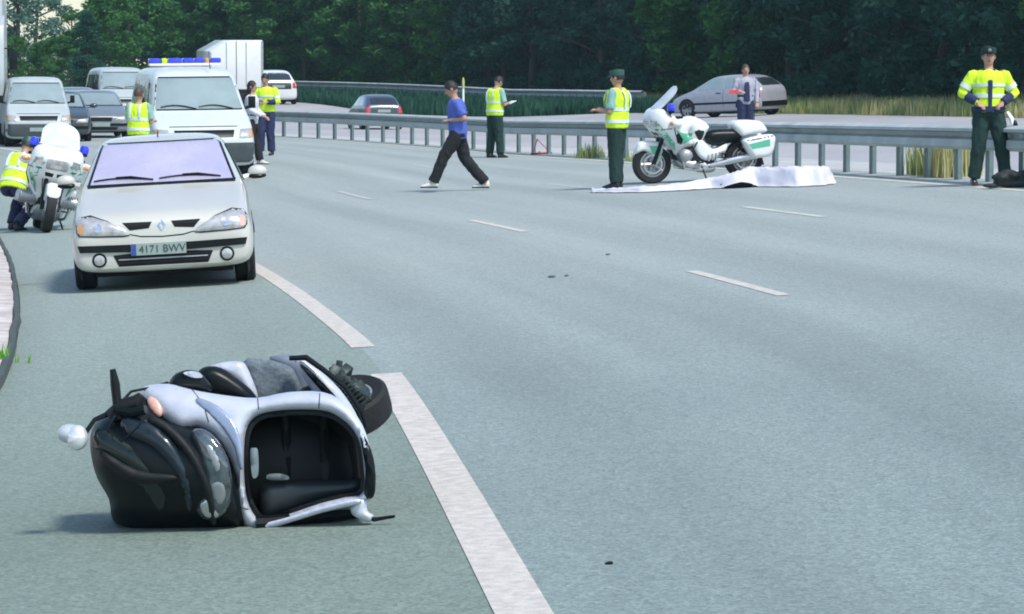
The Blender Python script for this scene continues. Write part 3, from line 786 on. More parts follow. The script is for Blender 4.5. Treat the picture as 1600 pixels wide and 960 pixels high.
# dark saloon cars side by side in the queue
ST_SAL = [(2.2,.27,.42,.52,.58,.62,.50),(2.16,.2,.42,.6,.66,.78,.62),(2.0,.18,.45,.70,.74,.84,.70),(1.6,.17,.5,.80,.84,.87,.74),
          (1.1,.17,.5,.90,.94,.87,.74),(.95,.17,.5,.92,1.0,.87,.73),(.3,.17,.5,.95,1.34,.87,.63),(.05,.17,.5,.95,1.40,.87,.61),
          (-.5,.17,.5,.95,1.43,.87,.60),(-1.1,.17,.5,.95,1.36,.86,.59),(-1.55,.18,.5,.95,1.10,.85,.59),(-2.1,.2,.5,.93,1.0,.83,.62),(-2.25,.3,.5,.85,.9,.7,.55)]
def queue_car(label, m, u, s_, deg, sc=1.0, gm=None):
    w_ = [('windscreen_seal', [(-.72,.95),(-.60,1.36),(.60,1.36),(.72,.95)], 'front', M_black, dict(off=.002)),
          ('windscreen', [(-.68,.975),(-.57,1.34),(.57,1.34),(.68,.975)], 'front', gm or M_vglass, dict(off=.006)),
          ('grille', [(-.34,.62),(-.30,.50),(.30,.50),(.34,.62)], 'front', M_dark, dict(off=.006)),
          ('bumper_strip', [(-.76,.36),(-.78,.44),(.78,.44),(.76,.36)], 'front', M_black, dict(off=.02)),
          ('number_plate', rrect(-.26,.35,.26,.46,.01), 'front', M_plate, dict(off=.03)),
          ('lower_grille', [(-.5,.33),(-.45,.24),(.45,.24),(.5,.33)], 'front', M_dark, dict(off=.006))]
    for s in (-1, 1):
        w_ += [('headlight', [(.78*s,.66),(.48*s,.63),(.42*s,.53),(.76*s,.54)], 'front', M_lens, dict(off=.006, H=.012, R=.05, sp=.04))]
    for s in ('left', 'right'):
        w_ += [('side_window', [(.70,.99),(.2,1.30),(-.30,1.34),(-.32,.99)], s, M_glassd, dict(off=.004)),
               ('side_window', [(-.40,.99),(-.38,1.34),(-.85,1.3),(-1.25,1.02)], s, M_glassd, dict(off=.004))]
    r, b = simple_car('queued_car', label, ST_SAL, m, M_glass, w_, (1.35,-1.35))
    for s in (-1, 1):
        mb = MB(); mb.ell((.62, .99*s, 1.0), (.07,.11,.07), 12, 8); mb.tube([(.62,.8*s,.95),(.6,.95*s,.98)], .025, 6); mb.build('wing_mirror', m, r)
    place(r, at(u, s_), face(deg), scale=sc); return r
queue_car('dark saloon car in the queue just behind the white police motorcycle', M_darkp, 92, 56, 10, .97)
queue_car('grey saloon car in the queue immediately left of the police van', M_greyp, 150, 53, 12, .97)
v3 = van('white van half hidden between a grey saloon and the police van', M_whited, glass=M_vglass)
place(v3, at(186, 44, .1), face(15), scale=1.0)
q3 = queue_car('blue grey car far back in the queue beside the white people carrier', M_greyp, 118, 47, 13)

def truck(label, p, hd, L=9, W=2.5, H=4.0, cab=True, m=M_white, nose=1.0):
    r = empty('lorry', label, 'lorry')
    mb = MB(); pr = [(-W/2,1.05),(W/2,1.05),(W/2,H),(-W/2+(.9 if not cab else .05),H-.0),(-W/2,H-(.5 if not cab else .05))]
    mb.loft([[Vector((x, y, z)) for y, z in pr] for x in (-L+1, 1)]); bx = mb.build('cargo_box', m, r, bevel=.05)
    for y in (-W/2+.02, W/2-.02):
        hh = H-1.1-(.5 if y < 0 else 0); mb = MB(); mb.box((1.005, y, 1.05+hh/2), (.04,.09,hh)); mb.build('corner_post', M_alu, bx)
    mb = MB(); mb.box((-L/2+1, 0, .92), (L, W*.9, .2)); mb.build('chassis', M_dark, r)
    for x in (-L+2.2, -L+3.4, 0): 
        for s in (-1, 1): wheel(r, (x, s*(W/2-.2), .5), .5, .3, 8, side=s)
    if cab:
        cb = MB(); rings = []
        for x, zt, hw in ((3.0,1.6,.9*W/2),(2.95,2.6,.94*W/2),(2.7,3.1,W/2*.95),(2.2,3.35,W/2*.97),(1.15,3.4,W/2*.97)):
            rings.append([Vector((x, -hw, .55)), Vector((x, hw, .55)), Vector((x, hw, zt)), Vector((x, -hw, zt))])
        cb.loft(rings); c = cb.build('cab', m, r, bevel=.08); b = bvh_of(c)
        decal('windscreen', b, [(-.98,1.7),(-.95,2.55),(.95,2.55),(.98,1.7)], 'front', M_glass, c, off=.01)
        decal('grille', b, [(-.8,.8),(-.8,1.4),(.8,1.4),(.8,.8)], 'front', M_black, c, off=.012)
        for s in (-1, 1):
            mb = MB(); mb.box((2.7, s*1.42, 2.2), (.1,.2,.5)); mb.tube([(2.75,s*1.1,2.5),(2.7,s*1.4,2.5)], .02, 6); mb.build('wing_mirror', M_black, c, bevel=.02)
            wheel(r, (2.1, s*(W/2-.25), .5), .5, .3, 8, side=s)
            decal('headlight', b, [(s*1.0,.75),(s*1.0,.95),(s*.75,.95),(s*.75,.75)], 'front', M_lens, c, off=.015)
    else:
        for s in (-1, 1):
            mb = MB(); mb.box((1.01, s*.45, (H+1.1)/2), (.03,.03,H-1.3)); mb.build('door_bar', M_alu, bx)
            mb = MB(); mb.box((1.04, s*1.05, .95), (.04,.25,.12)); mb.build('tail_light', M_red, r)
        mb = MB(); mb.box((1.02, 0, (H+1.1)/2), (.012,.02,H-1.2)); mb.build('door_seam', M_dark, bx)
    place(r, p, hd); return r
truck('big white box lorry standing behind the police van', at(368, 34, -.1), face(9.5), W=2.4, H=3.3, cab=False)
truck('pale lorry cut by the left edge of the photo, in the queue', at(-62, 58, 0), face(9.5), W=2.5, H=3.9, cab=True, m=M_whited)

# lamp post and marker posts beyond the rails
r = empty('lamp_post', 'thin grey lamp post standing before the dark trees beyond the far guardrail', 'lamp post')
mb = MB(); mb.tube([(0,0,0),(0,0,3.0),(0,0,3.2)], [.09,.06,.05], 10); mb.build('pole', M_galv, r)
mb = MB(); mb.box((0.2,0,3.2), (.55,.16,.08)); mb.build('lamp_head', M_galvd, r, bevel=.02)
place(r, at(475, 24, 0), 0, False, scale=.93)
r = empty('marker_post', 'narrow white marker post with yellow tip beyond the guardrail, behind the walking man', 'marker post')
mb = MB(); mb.tube([(0,0,0),(0,0,1.45)], [.07,.07], 10, flat=.5); mb.build('post_body', M_white, r)
mb = MB(); mb.tube([(0,0,1.45),(0,0,1.66),(0,0,1.75)], [.075,.075,.03], 10, flat=.5); mb.build('post_cap', mat('dull_yellow', (.42,.46,.16), .6), r)
place(r, at(724, 58, 0), 0, False)

# ------------------------------------------------------------------ police motorcycles
def bm_(zx, zy): return (.745+(185-zx)/477.0, (910-.135*(zx-185)-zy)/494.0)
def bo(*pts): return [bm_(*p) for p in pts]
M_screen = mat('screen_plastic', (.70,.74,.78), .15, coat=.5, alpha=.72)
def motorcycle(label):
    r = empty('police_motorcycle', label, 'motorcycle')
    for x, sp in ((.745, 1), (-.745, -1)):
        wh = wheel(r, (x, 0, .305), .305, .14 if sp > 0 else .17, 5, M_alu)
        mb = MB()
        for s in (-1, 1): mb.lathe([(.13, .075*s), (.155, .075*s), (.155, .082*s), (.13, .082*s)], axis='y', seg=24, close=True)
        mb.build('brake_disc', M_chrome, wh, smooth=False)
    # fork and swing arm
    for s in (-1, 1):
        mb = MB(); mb.tube([(.745,.10*s,.305),(.60,.10*s,.66),(.50,.10*s,.92)], [.035,.032,.028], 10); mb.build('fork_leg', M_black, r)
    mb = MB(); mb.tube([(-.745,-.10,.305),(-.35,-.09,.38),(-.15,-.06,.42)], [.05,.045,.05], 10); mb.build('swing_arm', M_alu, r)
    wf = lambda x, z: max(.22, min(1, 1-max(0, (x-.50)/.52)**2*.85))*(1 if z > .75 else max(.55, 1-(.75-z)*1.1))
    fa = pillow('fairing', bo((150,440),(172,365),(235,325),(300,360),(370,385),(450,392),(470,440),(440,500),(480,560),(470,600),(410,625),(385,700),(345,680),(310,600),(240,540),(185,490)),
                M_white, r, .37, R=.14, H=.12, hwf=wf, smooth_pts=3, sp=.035)
    fb = bvh_of(fa)
    gm = lambda n, p, s, mm, par=fa, bv=fb, **k: decal(n, bv, p, s, mm, par, **k)
    for s in ('left', 'right'):
        gm('green_stripe', bo((160,455),(200,440),(300,555),(330,590),(340,640),(300,600),(240,540)), s, M_green, off=.004, thick=.006)
        gm('green_stripe', bo((330,480),(380,500),(430,500),(470,490),(455,545),(400,580),(360,580)), s, M_green, off=.004, thick=.006)
        gm('vent', bo((325,520),(350,500),(385,550),(375,590),(345,580)), s, M_dark, off=.007, thick=.006)
        q = 'left' == s
    gm('headlight', rrect(-.15,.84,.15,.98,.03), 'front', M_lens, off=.004, thick=.01, H=.01)
    for s in (-1, 1):
        gm('nostril', [(s*.14,.80),(s*.02,.79),(s*.03,.74),(s*.13,.745)], 'front', M_dark, off=.004, sp=.03)
        gm('side_lamp', [(s*.31,.98),(s*.20,1.0),(s*.20,.90),(s*.28,.88)], 'front', M_chrome, off=.004, sp=.03)
        # mirror pods with turn signals, blue lamps
        mb = MB(); mb.ell((.44, .40*s, .93), (.10,.10,.07), 14, 10); pod = mb.build('mirror_pod', M_white, r)
        mb = MB(); mb.ell((.52, .42*s, .94), (.035,.06,.035), 12, 8); mb.build('turn_signal', M_orange, pod)
        st = MB(); st.tube([(.50,.22*s,1.05),(.50,.34*s,1.10)], .018, 8); st.tube([(.50,.34*s,1.09),(.50,.34*s,1.13)], [.05,.055], 12); sk = st.build('beacon_stalk', M_black, r)
        mb = MB(); mb.lathe([(.055,1.13),(.062,1.15),(.062,1.20),(.045,1.235),(0,1.245)], (.50,.34*s,0), seg=16); mb.build('beacon', M_blue, sk)
    # wind screen
    v = []; nu, nv = 12, 10; a = bm_(205, 330); b = bm_(385, 145)
    for layer in (0, -.006):
        for i in range(nv+1):
            t = i/nv; wd = .27*(1-.10*t)*sqrt(max(.02, 1-max(0, (t-.55)/.47)**2))
            for k in range(nu+1):
                y = wd*(2*k/nu-1); v.append((a[0]+(b[0]-a[0])*t-.9*y*y+layer, y, a[1]+(b[1]-a[1])*(t**1.05)))
    n1 = (nu+1)*(nv+1); f = []
    for i in range(nv):
        for k in range(nu):
            q = i*(nu+1)+k; f.append((q, q+1, q+nu+2, q+nu+1)); f.append((q+n1+nu+1, q+n1+nu+2, q+n1+1, q+n1))
    mb = MB(); mb.add(v, f); ws = obj('windscreen', mb.v, mb.f, M_screen, r)
    # fender
    fe = pillow('front_mudguard', bo((62,690),(75,620),(110,590),(190,580),(275,600),(255,690),(228,755),(185,770),(175,690),(120,665)), M_white, r, .10, R=.05, sp=.03)
    decal('green_stripe', bvh_of(fe), bo((160,620),(255,615),(240,690),(215,740),(185,700)), 'left', M_green, fe, off=.003, sp=.03)
    decal('green_stripe', bvh_of(fe), bo((160,620),(255,615),(240,690),(215,740),(185,700)), 'right', M_green, fe, off=.003, sp=.03)
    pillow('fuel_tank', bo((430,395),(500,366),(590,398),(630,440),(605,490),(560,560),(500,560),(455,480)), M_white, r, .19, R=.13, H=.12, sp=.04)
    pillow('tank_recess', bo((500,480),(545,455),(575,480),(545,545),(520,530)), M_dark, r, .192, R=.02, H=.01, sp=.03)
    pillow('frame_panel', bo((490,540),(560,545),(640,608),(745,560),(735,620),(650,685),(560,700),(500,640)), M_white, r, .20, R=.05, H=.04, sp=.04)
    pillow('seat', bo((598,500),(650,462),(740,448),(840,440),(900,430),(880,500),(800,545),(740,560),(690,580),(620,565)), M_black, r, .17, R=.09, H=.08, sp=.04)
    pillow('tail_unit', bo((805,410),(850,372),(1000,360),(1050,395),(1062,440),(960,468),(870,492),(825,455)), M_white, r, .22, R=.08, H=.07, sp=.04)
    for s in (-1, 1):
        pa = pillow('pannier', bo((850,545),(868,508),(1072,455),(1085,540),(1045,622),(925,648),(893,622)), M_white, r, .12, R=.06, H=.05, sp=.04, yoff=.31*s)
        pb = bvh_of(pa); sd_ = 'left' if s > 0 else 'right'
        decal('green_stripe', pb, bo((880,545),(1042,492),(1042,545),(905,580)), sd_, M_green, pa, off=.003, sp=.04)
        decal('lid_seam', pb, bo((870,515),(1070,462),(1072,470),(872,523)), sd_, M_blackm, pa, off=.003, sp=.04)
        # boxer cylinder with fins
        mb = MB()
        for k in range(7): mb.tube([(.30,s*(.20+.03*k),.43),(.30,s*(.212+.03*k),.43)], [.10,.10], 14)
        mb.tube([(.30,.15*s,.43),(.30,.40*s,.43)], .075, 12); mb.ell((.30,.41*s,.43), (.10,.05,.09), 12, 8); mb.build('cylinder_head', M_alu, r)
        mb = MB(); mb.tube([(.33,.30*s,.36),(.30,.26*s,.22),(.10,.20*s,.18),(-.2,.2*s,.20)], .022, 8); mb.build('exhaust_header', M_chrome, r)
        mb = MB(); mb.box((.05,.27*s,.30), (.10,.12,.02)); mb.build('footrest', M_black, r, bevel=.006); mb = MB(); mb.box((-.35,.26*s,.42), (.09,.1,.02)); mb.build('footrest', M_black, r, bevel=.006)
    pillow('engine', bo((340,620),(560,600),(650,680),(640,760),(560,790),(400,760),(350,700)), M_blackm, r, .17, R=.05, sp=.05)
    pillow('belly_panel', bo((350,715),(480,700),(620,715),(650,770),(560,795),(400,770)), M_alu, r, .19, R=.04, sp=.05)
    mb = MB(); mb.tube([(bm_(600,735)[0],.22,.24),(bm_(760,715)[0],.24,.30),(bm_(960,665)[0],.26,.36)], [.03,.06,.062], 14); mb.build('silencer', M_chrome, r)
    pillow('rear_mudguard', bo((860,560),(960,570),(1030,640),(1045,700),(1010,660),(940,620),(860,610)), M_black, r, .11, R=.04, sp=.04)
    mb = MB(); mb.box((-1.04,0,.72), (.03,.2,.07)); mb.build('tail_light', M_red, r, bevel=.01)
    mb = MB(); mb.tube([(0,.16,.28),(-.05,.30,.02)], .014, 8); mb.box((-.05,.31,.012), (.07,.05,.015)); mb.build('side_stand', M_black, r)
    mb = MB(); mb.tube([(.42,-.30,1.02),(.46,-.12,1.0),(.48,0,1.0),(.46,.12,1.0),(.42,.30,1.02),(.36,.36,1.02)], .014, 8)
    mb.tube([(.40,.26,1.02),(.34,.38,1.02)], .02, 8); mb.tube([(.40,-.26,1.02),(.34,-.38,1.02)], .02, 8); mb.build('handlebar', M_black, r)
    mb = MB(); mb.tube([(-.95,0,.9),(-1.0,.0,1.55)], [.006,.003], 6); mb.build('antenna', M_black, r)
    for s in (-1, 1):
        mb = MB(); mb.tube([(.50,.12*s,.95),(.58,.16*s,.75),(.66,.13*s,.5),(.72,.10*s,.36)], .007, 6); mb.tube([(.05,.2*s,.62),(.15,.26*s,.5),(.25,.3*s,.46)], .012, 6); mb.build('hose', M_black, r)
        mb = MB()
        for k in range(5): mb.box((-.12-.06*k,.205*s,.36+.012*k), (.02,.03,.10))
        mb.build('engine_rib', M_alu, r)
        sd_ = 'left' if s > 0 else 'right'
        gm('panel_seam', bo((300,362),(306,362),(330,520),(322,520)), sd_, M_dark, off=.002, thick=.004, sp=.04)
        gm('panel_seam', bo((190,490),(300,470),(300,476),(192,497)), sd_, M_dark, off=.002, thick=.004, sp=.04)
    return r
mc1 = motorcycle('white and green police motorcycle standing side on beside the white sheet')
p1 = P(1016, 291); p2 = at(1170, 97)
hd = atan2(-(sin(radians(14))), -cos(radians(14)))
place(mc1, at(1091, 100.3), hd, roll=radians(-2))
mc2 = motorcycle('white police motorcycle leaning on its stand and facing the camera, left of the silver car')
place(mc2, P(68, 364)+Vector((-.13,.74,0)), face(12), roll=radians(-13.5))

# ------------------------------------------------------------------ people
def person(label, p, heading, lean=0, arms=None, legs=None, head_pitch=0, head_yaw=0, top='vest', topm=None, sleeve=None, sleeve_len='short',
           trousers=None, shoes=None, hat=None, hair=None, h=1.75, bands=True, face_on=True, pel=.95, group=None, extra=None, belt=True, hatm=None):
    r = empty('person', label, 'person', group)
    SK = M_skin; trousers = trousers or M_unif; shoes = shoes or M_shoe
    pelv = Vector((0,0,pel)); up = Vector((sin(lean),0,cos(lean))); fw = Vector((cos(lean),0,-sin(lean))); Y = Vector((0,1,0))
    neck = pelv+up*.52
    legs = legs or {}
    L = {}
    for s, k in ((1,'l'),(-1,'r')):
        hip = pelv+Vector((0,.085*s,-.02))
        kn, an = legs.get(k, (Vector((.015,.095*s,.50)), Vector((0,.10*s,.085))))
        L[k] = (hip, Vector(kn), Vector(an))
    A = {}
    for s, k in ((1,'l'),(-1,'r')):
        sh = neck+Y*(.185*s)-up*.055
        el, wr = (arms or {}).get(k, (sh+Vector((0,.05*s,-.29)), sh+Vector((.06,.05*s,-.54))))
        el = Vector(el); wr = Vector(wr)
        el = sh+(el-sh).normalized()*.29; wr = el+(wr-el).normalized()*.25
        A[k] = (sh, el, wr)
    hc = neck+up*.03+Vector((sin(head_pitch+lean)*.13, 0, cos(head_pitch+lean)*.13))
    HR = Matrix.Rotation(head_yaw, 3, 'Z') @ Matrix.Rotation(head_pitch+lean*.5, 3, 'Y')
    TOR = [(a_, b_*(1.12 if a_ < .48 else 1), c_*(1.12 if a_ < .48 else 1)) for a_, b_, c_ in ((-.06,.15,.105),(0,.165,.115),(.12,.158,.112),(.22,.155,.112),(.36,.170,.120),(.45,.165,.105),(.50,.11,.075),(.535,.06,.058))]
    def torso(mb, t0, t1, inf, segs=None):
        n = 12; rings = []
        def interp(t):
            for a, b in zip(TOR, TOR[1:]):
                if t <= b[0]: q = (t-a[0])/(b[0]-a[0]); return a[1]+(b[1]-a[1])*q, a[2]+(b[2]-a[2])*q
            return TOR[-1][1:]
        for i in range(n+1):
            t = t0+(t1-t0)*i/n; wy, wx = interp(t); c = pelv+up*t
            rings.append([c+Y*((wy+inf)*cos(2*pi*k/24))+fw*((wx+inf)*sin(2*pi*k/24)) for k in range(24)])
        mb.loft(rings); return mb
    # body: one continuous figure
    mb = MB(); torso(mb, -.06, .53, 0)
    mb.capsule(neck-up*.04, hc, .055, .055)
    mb.ell(hc+HR@Vector((0,0,.01)), (.098,.078,.118), 16, 12, HR)
    mb.ell(hc+HR@Vector((.035,0,-.06)), (.055,.055,.055), 12, 8, HR)
    mb.ell(hc+HR@Vector((.10,0,-.015)), (.022,.016,.028), 8, 6, HR)
    for s in (-1, 1): mb.ell(hc+HR@Vector((-.005,.08*s,-.005)), (.022,.014,.032), 8, 6, HR)
    for k, s in (('l',1),('r',-1)):
        hip, kn, an = L[k]
        mb.capsule(hip, kn, .08, .05); mb.capsule(kn, an, .05, .036); mb.ell(kn.lerp(an,.3), (.05,.048,.10), 12, 8)
        mb.capsule(an+Vector((-.01,0,-.03)), an+Vector((.13,.01*s,-.055)), .036, .03)
        sh, el, wr = A[k]
        mb.capsule(sh, el, .052, .04); mb.capsule(el, wr, .042, .027)
        d = (wr-el).normalized(); side = d.cross(Vector((0,0,1)))
        side = side.normalized() if side.length > .2 else Vector((1,0,0)); nrm = side.cross(d).normalized()
        pc = wr+d*.05; mb.capsule(wr+d*.01, wr+d*.085, .030, .036, flat=.5)
        for q, fl in enumerate((.062,.075,.070,.055)):
            o_ = side*((q-1.5)*.021); b0 = wr+d*.085+o_; b1 = b0+d*fl*.5-nrm*.012; b2 = b1+d*fl*.28-nrm*.03
            mb.tube([b0-d*.02, b0, b1, b2], [.0115,.011,.010,.008], 6)
        t0 = wr+d*.03+side*.028*(-s); t1 = t0+d*.035+side*.025*(-s)-nrm*.01; mb.tube([t0, t1, t1+d*.03-nrm*.008], [.013,.012,.009], 6)
    body = mb.build('body', SK, r); remesh(body, .0095, 2)
    # trousers
    mb = MB(); torso(mb, -.08, .09, .012)
    for k in 'lr':
        hip, kn, an = L[k]
        mb.tube([hip+Vector((0,0,.04)), hip.lerp(kn,.35), kn, kn.lerp(an,.45), an+Vector((0,0,.005))], [.115,.112,.092,.086,.082], 14); mb.ell(kn, (.088,.088,.09), 12, 8)
        mb.ell(hip, (.12,.11,.12), 12, 8)
    t = mb.build('trousers', trousers, body and r); remesh(t, .014, 3); folds(t, .011)
    for k, s in (('l',1),('r',-1)):
        hip, kn, an = L[k]
        tilt = max(-.6, min(.6, (kn.x-an.x)*.6))
        R = Matrix.Rotation(0, 3, 'Y')
        mb = MB(); mb.loft([[an+Vector((x, y_*w_+.008*s, z)) for y_, z in ((-1,-.083),(1,-.083),(1,z1),(.5,z2),(-.5,z2),(-1,z1))] for x, w_, z1, z2 in ((-.075,.03,-.04,.0),(-.05,.042,-.02,.05),(.03,.042,-.02,.03),(.10,.050,-.045,-.02),(.17,.045,-.055,-.04),(.205,.022,-.06,-.055))])
        sh_ = mb.build('shoe', shoes, r, subsurf=1)
        if shoes is M_shoew:
            q = MB(); q.box(an+Vector((.065,.008*s,-.077)), (.27,.092,.02)); q.build('sole', M_shoe, sh_, bevel=.005)
    # upper garment
    if top in ('jacket', 'shirt'):
        tm = topm
        mb = MB(); torso(mb, -.02 if top == 'jacket' else -.10, .515, .022 if top == 'jacket' else .016)
        for k in 'lr':
            sh, el, wr = A[k]
            if sleeve_len == 'long': mb.tube([sh+up*.0, sh.lerp(el,.5), el, el.lerp(wr,.5), wr], [.078,.074,.066,.058,.048], 12); mb.ell(el, (.054,)*3)
            else: mb.tube([sh, sh.lerp(el,.5), sh.lerp(el,.82)], [.074,.072,.074], 12)
            mb.ell(sh-up*.01, (.062,.062,.06))
        t = mb.build('jacket' if top == 'jacket' else 'shirt', tm, r); remesh(t, .013, 3); folds(t)
    else:
        mb = MB(); torso(mb, -.02, .515, .010)
        for k in 'lr':
            sh, el, wr = A[k]
            if sleeve_len == 'long': mb.tube([sh, sh.lerp(el,.5), el, wr], [.060,.056,.05,.038], 12); mb.ell(el, (.05,)*3)
            else: mb.tube([sh, sh.lerp(el,.5), sh.lerp(el,.85)], [.070,.069,.070], 12)
            mb.ell(sh, (.064,.064,.064))
        t = mb.build('shirt', sleeve or M_shirtg, r); remesh(t, .013, 3); folds(t)
        mb = MB(); torso(mb, -.06, .50, .034)
        for s in (-1,1): mb.ell(neck+Y*(.13*s)-up*.035, (.085,.075,.055))
        t = mb.build('vest', topm or M_hi, r); remesh(t, .013, 3); folds(t)
    if bands:
        inf = .042 if top != 'jacket' else .032
        for tt in ((.02,.07),(.20,.25)) if top == 'vest' else ((.16,.21),(.30,.34)):
            mb = MB(); torso(mb, tt[0], tt[1], inf); mb.build('reflective_band', M_refl, r)
        if top == 'vest':
            for s in (-1, 1):
                mb = MB()
                for sg in (1, -1):
                    pts = [pelv+up*tt+Y*(.095*s)+fw*(sg*d_) for tt, d_ in ((.25,.165),(.36,.176),(.44,.158),(.50,.115))]
                    mb.tube(pts, [(.024,.006)]*4, 6, up=fw*sg)
                mb.build('reflective_brace', M_refl, r)
        if sleeve_len == 'long' and top == 'jacket':
            for k in 'lr':
                sh, el, wr = A[k]; mb = MB()
                mb.tube([sh.lerp(el,.55), sh.lerp(el,.75)], .079, 14); mb.build('reflective_band', M_refl, r)
                mb = MB(); mb.tube([el.lerp(wr,.35), wr], [.064,.055], 14); mb.build('cuff', M_navy, r)
    if belt:
        mb = MB(); torso(mb, .075 if top != 'jacket' else -.02, .115 if top != 'jacket' else .05, .018 if top != 'jacket' else .035); mb.build('belt', M_black if top != 'jacket' else M_navy, r)
    # face
    for s in (-1, 1):
        mb = MB(); mb.ell(hc+HR@Vector((.084,.031*s,.012)), (.014,.013,.008), 8, 6, HR); mb.build('eye', M_ink, body)
    mb = MB(); mb.ell(hc+HR@Vector((.088,0,-.058)), (.008,.024,.006), 8, 6, HR); mb.build('mouth', M_red if False else M_hairb, body)
    # hair and hat
    mb = MB(); n, mr = 16, 8; v = []
    for i in range(mr+1):
        ph = pi/2*(1-i/mr*1.25)
        for k in range(n):
            an = 2*pi*k/n; fr = max(0, cos(an)); ph2 = max(ph, .42*fr+(-.35)*(1-fr)) if hair != 'long' else max(ph, .5*fr-.9*(1-fr))
            v.append(hc+HR@Vector((cos(ph2)*cos(an)*.107-.006, cos(ph2)*sin(an)*.088, .012+sin(ph2)*.127)))
    f = [(i*n+k, i*n+(k+1)%n, (i+1)*n+(k+1)%n, (i+1)*n+k) for i in range(mr) for k in range(n)]
    mb.add(v, f); hr = mb.build('hair', M_hair if hair != 'brown' else M_hairb, r)
    if hair == 'long':
        mb = MB(); mb.ell(hc+HR@Vector((-.045,0,-.06)), (.07,.085,.13), 12, 8, HR); mb.build('hair_back', M_hair, hr)
    if hat == 'cap':
        mb = MB(); T = [(.0,.075),(.094,.035),(.10,.035),(.104,.085),(.098,.118),(0,.125)]
        n = 20; v = []
        for k in range(n):
            an = 2*pi*k/n
            for rr, z in T: v.append(hc+HR@Vector((rr*cos(an)*1.08-.002, rr*sin(an)*.93, z)))
        q = len(T); f = [(k*q+i, ((k+1)%n)*q+i, ((k+1)%n)*q+i+1, k*q+i+1) for k in range(n) for i in range(1, q-1)]
        mb.add(v, f); cp = mb.build('cap', hatm or M_greend, r)
        mb = MB(); v = [hc+HR@Vector((.085+.065*sin(pi*k/8), -.07+.14*k/8, .045-.02*sin(pi*k/8))) for k in range(9)]
        v2 = [x+HR@Vector((0,0,.008)) for x in v]; mb.add(v+v2, [tuple(range(9)), tuple(range(17,8,-1))]+[(k, k+1, k+10, k+9) for k in range(8)])
        mb.build('visor', M_black, cp)
    if extra: extra(r, dict(neck=neck, pelv=pelv, up=up, fw=fw, hc=hc, A=A, HR=HR))
    place(r, p, heading, False, scale=h/1.75)
    return r
V = Vector
walk = {'l': (V((.22,.09,.53)), V((.38,.08,.14))), 'r': (V((-.10,-.09,.50)), V((-.41,-.09,.13)))}
# walking man: heads to photo left, hands held in front at the waist
person('man in blue shirt and black trousers striding across the lanes in pale shoes', P(716, 299), radians(180), lean=.07,
       arms={'l': (V((-.10,.24,1.12)), V((.22,.10,1.08))), 'r': (V((-.10,-.24,1.12)), V((.24,-.08,1.08)))},
       legs=walk, pel=.90, head_pitch=.45, top='shirt', topm=M_bluec, bands=False, trousers=M_blackc, shoes=M_shoew, h=1.80, belt=False)
# officer with his back half turned, looking down, right of the walking man
def papers(r, d):
    wr = d['A']['r'][2]; mb = MB(); mb.box(wr+V((.12,.05,.02)), (.20,.15,.012), Matrix.Rotation(-.3, 3, 'Y')); mb.build('clipboard', M_white, r)
person('officer in yellow vest looking down by the guardrail, right of the walking man', P(773, 247), radians(40), lean=.06,
       arms={'l': (V((.05,.25,1.12)), V((.30,.10,1.14))), 'r': (V((.06,-.25,1.12)), V((.30,-.10,1.16)))},
       legs={'l': (V((.02,.12,.5)), V((0,.17,.085))), 'r': (V((.02,-.12,.5)), V((0,-.19,.085)))}, head_pitch=.55, h=1.80, extra=papers)
# officer beside the motorcycle, seen from the side and behind, facing left
person('officer in yellow vest and dark cap facing left next to the police motorcycle front wheel', P(964, 295), radians(155), lean=-.02,
       arms={'l': (V((.02,.24,1.13)), V((.30,.12,1.16))), 'r': (V((.02,-.24,1.13)), V((.30,-.10,1.18)))},
       legs={'l': (V((.01,.07,.5)), V((0,.075,.085))), 'r': (V((.02,-.07,.5)), V((.02,-.08,.085)))}, hat='cap', h=1.79, head_pitch=.1)
# officer on the right, facing the camera
def right_extra(r, d):
    n, p_, u, fw = d['neck'], d['pelv'], d['up'], d['fw']
    mb = MB(); mb.tube([n+fw*.10-u*.09, p_+u*.36+fw*.166, p_+u*.2+fw*.158, p_+u*.03+fw*.158], [(.02,.006),(.03,.006),(.028,.006),(.022,.006)], 8, up=(1,0,0)); mb.build('front_opening', M_navy, r)
    for s in (-1, 1):
        mb = MB(); mb.tube([n+V((-.05,.07*s,.01)), n+fw*.06+V((0,.065*s,-.0)), n+fw*.12+V((0,.02*s,-.08))], [(.02,.01)]*3, 8); mb.build('collar', M_navy, r)
    mb = MB(); mb.tube([p_+V((.02,.24,-.02)), p_+V((.04,.29,-.10)), p_+V((.05,.31,-.20))], [(.05,.02),(.06,.03),(.03,.02)], 8); mb.build('glove', M_white, r)
    mb = MB(); mb.ell(p_+V((.05,.33,-.20)), (.05,.04,.08)); mb.build('radio', M_black, r)
    mb = MB(); mb.box(d['hc']+V((.104,0,.085)), (.006,.03,.03)); mb.build('cap_badge', M_chrome, r)
person('officer in yellow reflective jacket facing the camera with hands joined, far right', P(1543, 290), radians(-90), lean=-.03,
       arms={'l': (V((-.02,.36,1.12)), V((.22,.05,.98))), 'r': (V((-.02,-.36,1.12)), V((.22,-.05,.98)))},
       legs={'l': (V((.03,.17,.5)), V((.0,.23,.085))), 'r': (V((.03,-.12,.5)), V((.0,-.17,.085)))},
       top='jacket', topm=M_hi, sleeve_len='long', trousers=M_unif, hat='cap', hatm=M_unif, h=1.83, extra=right_extra)
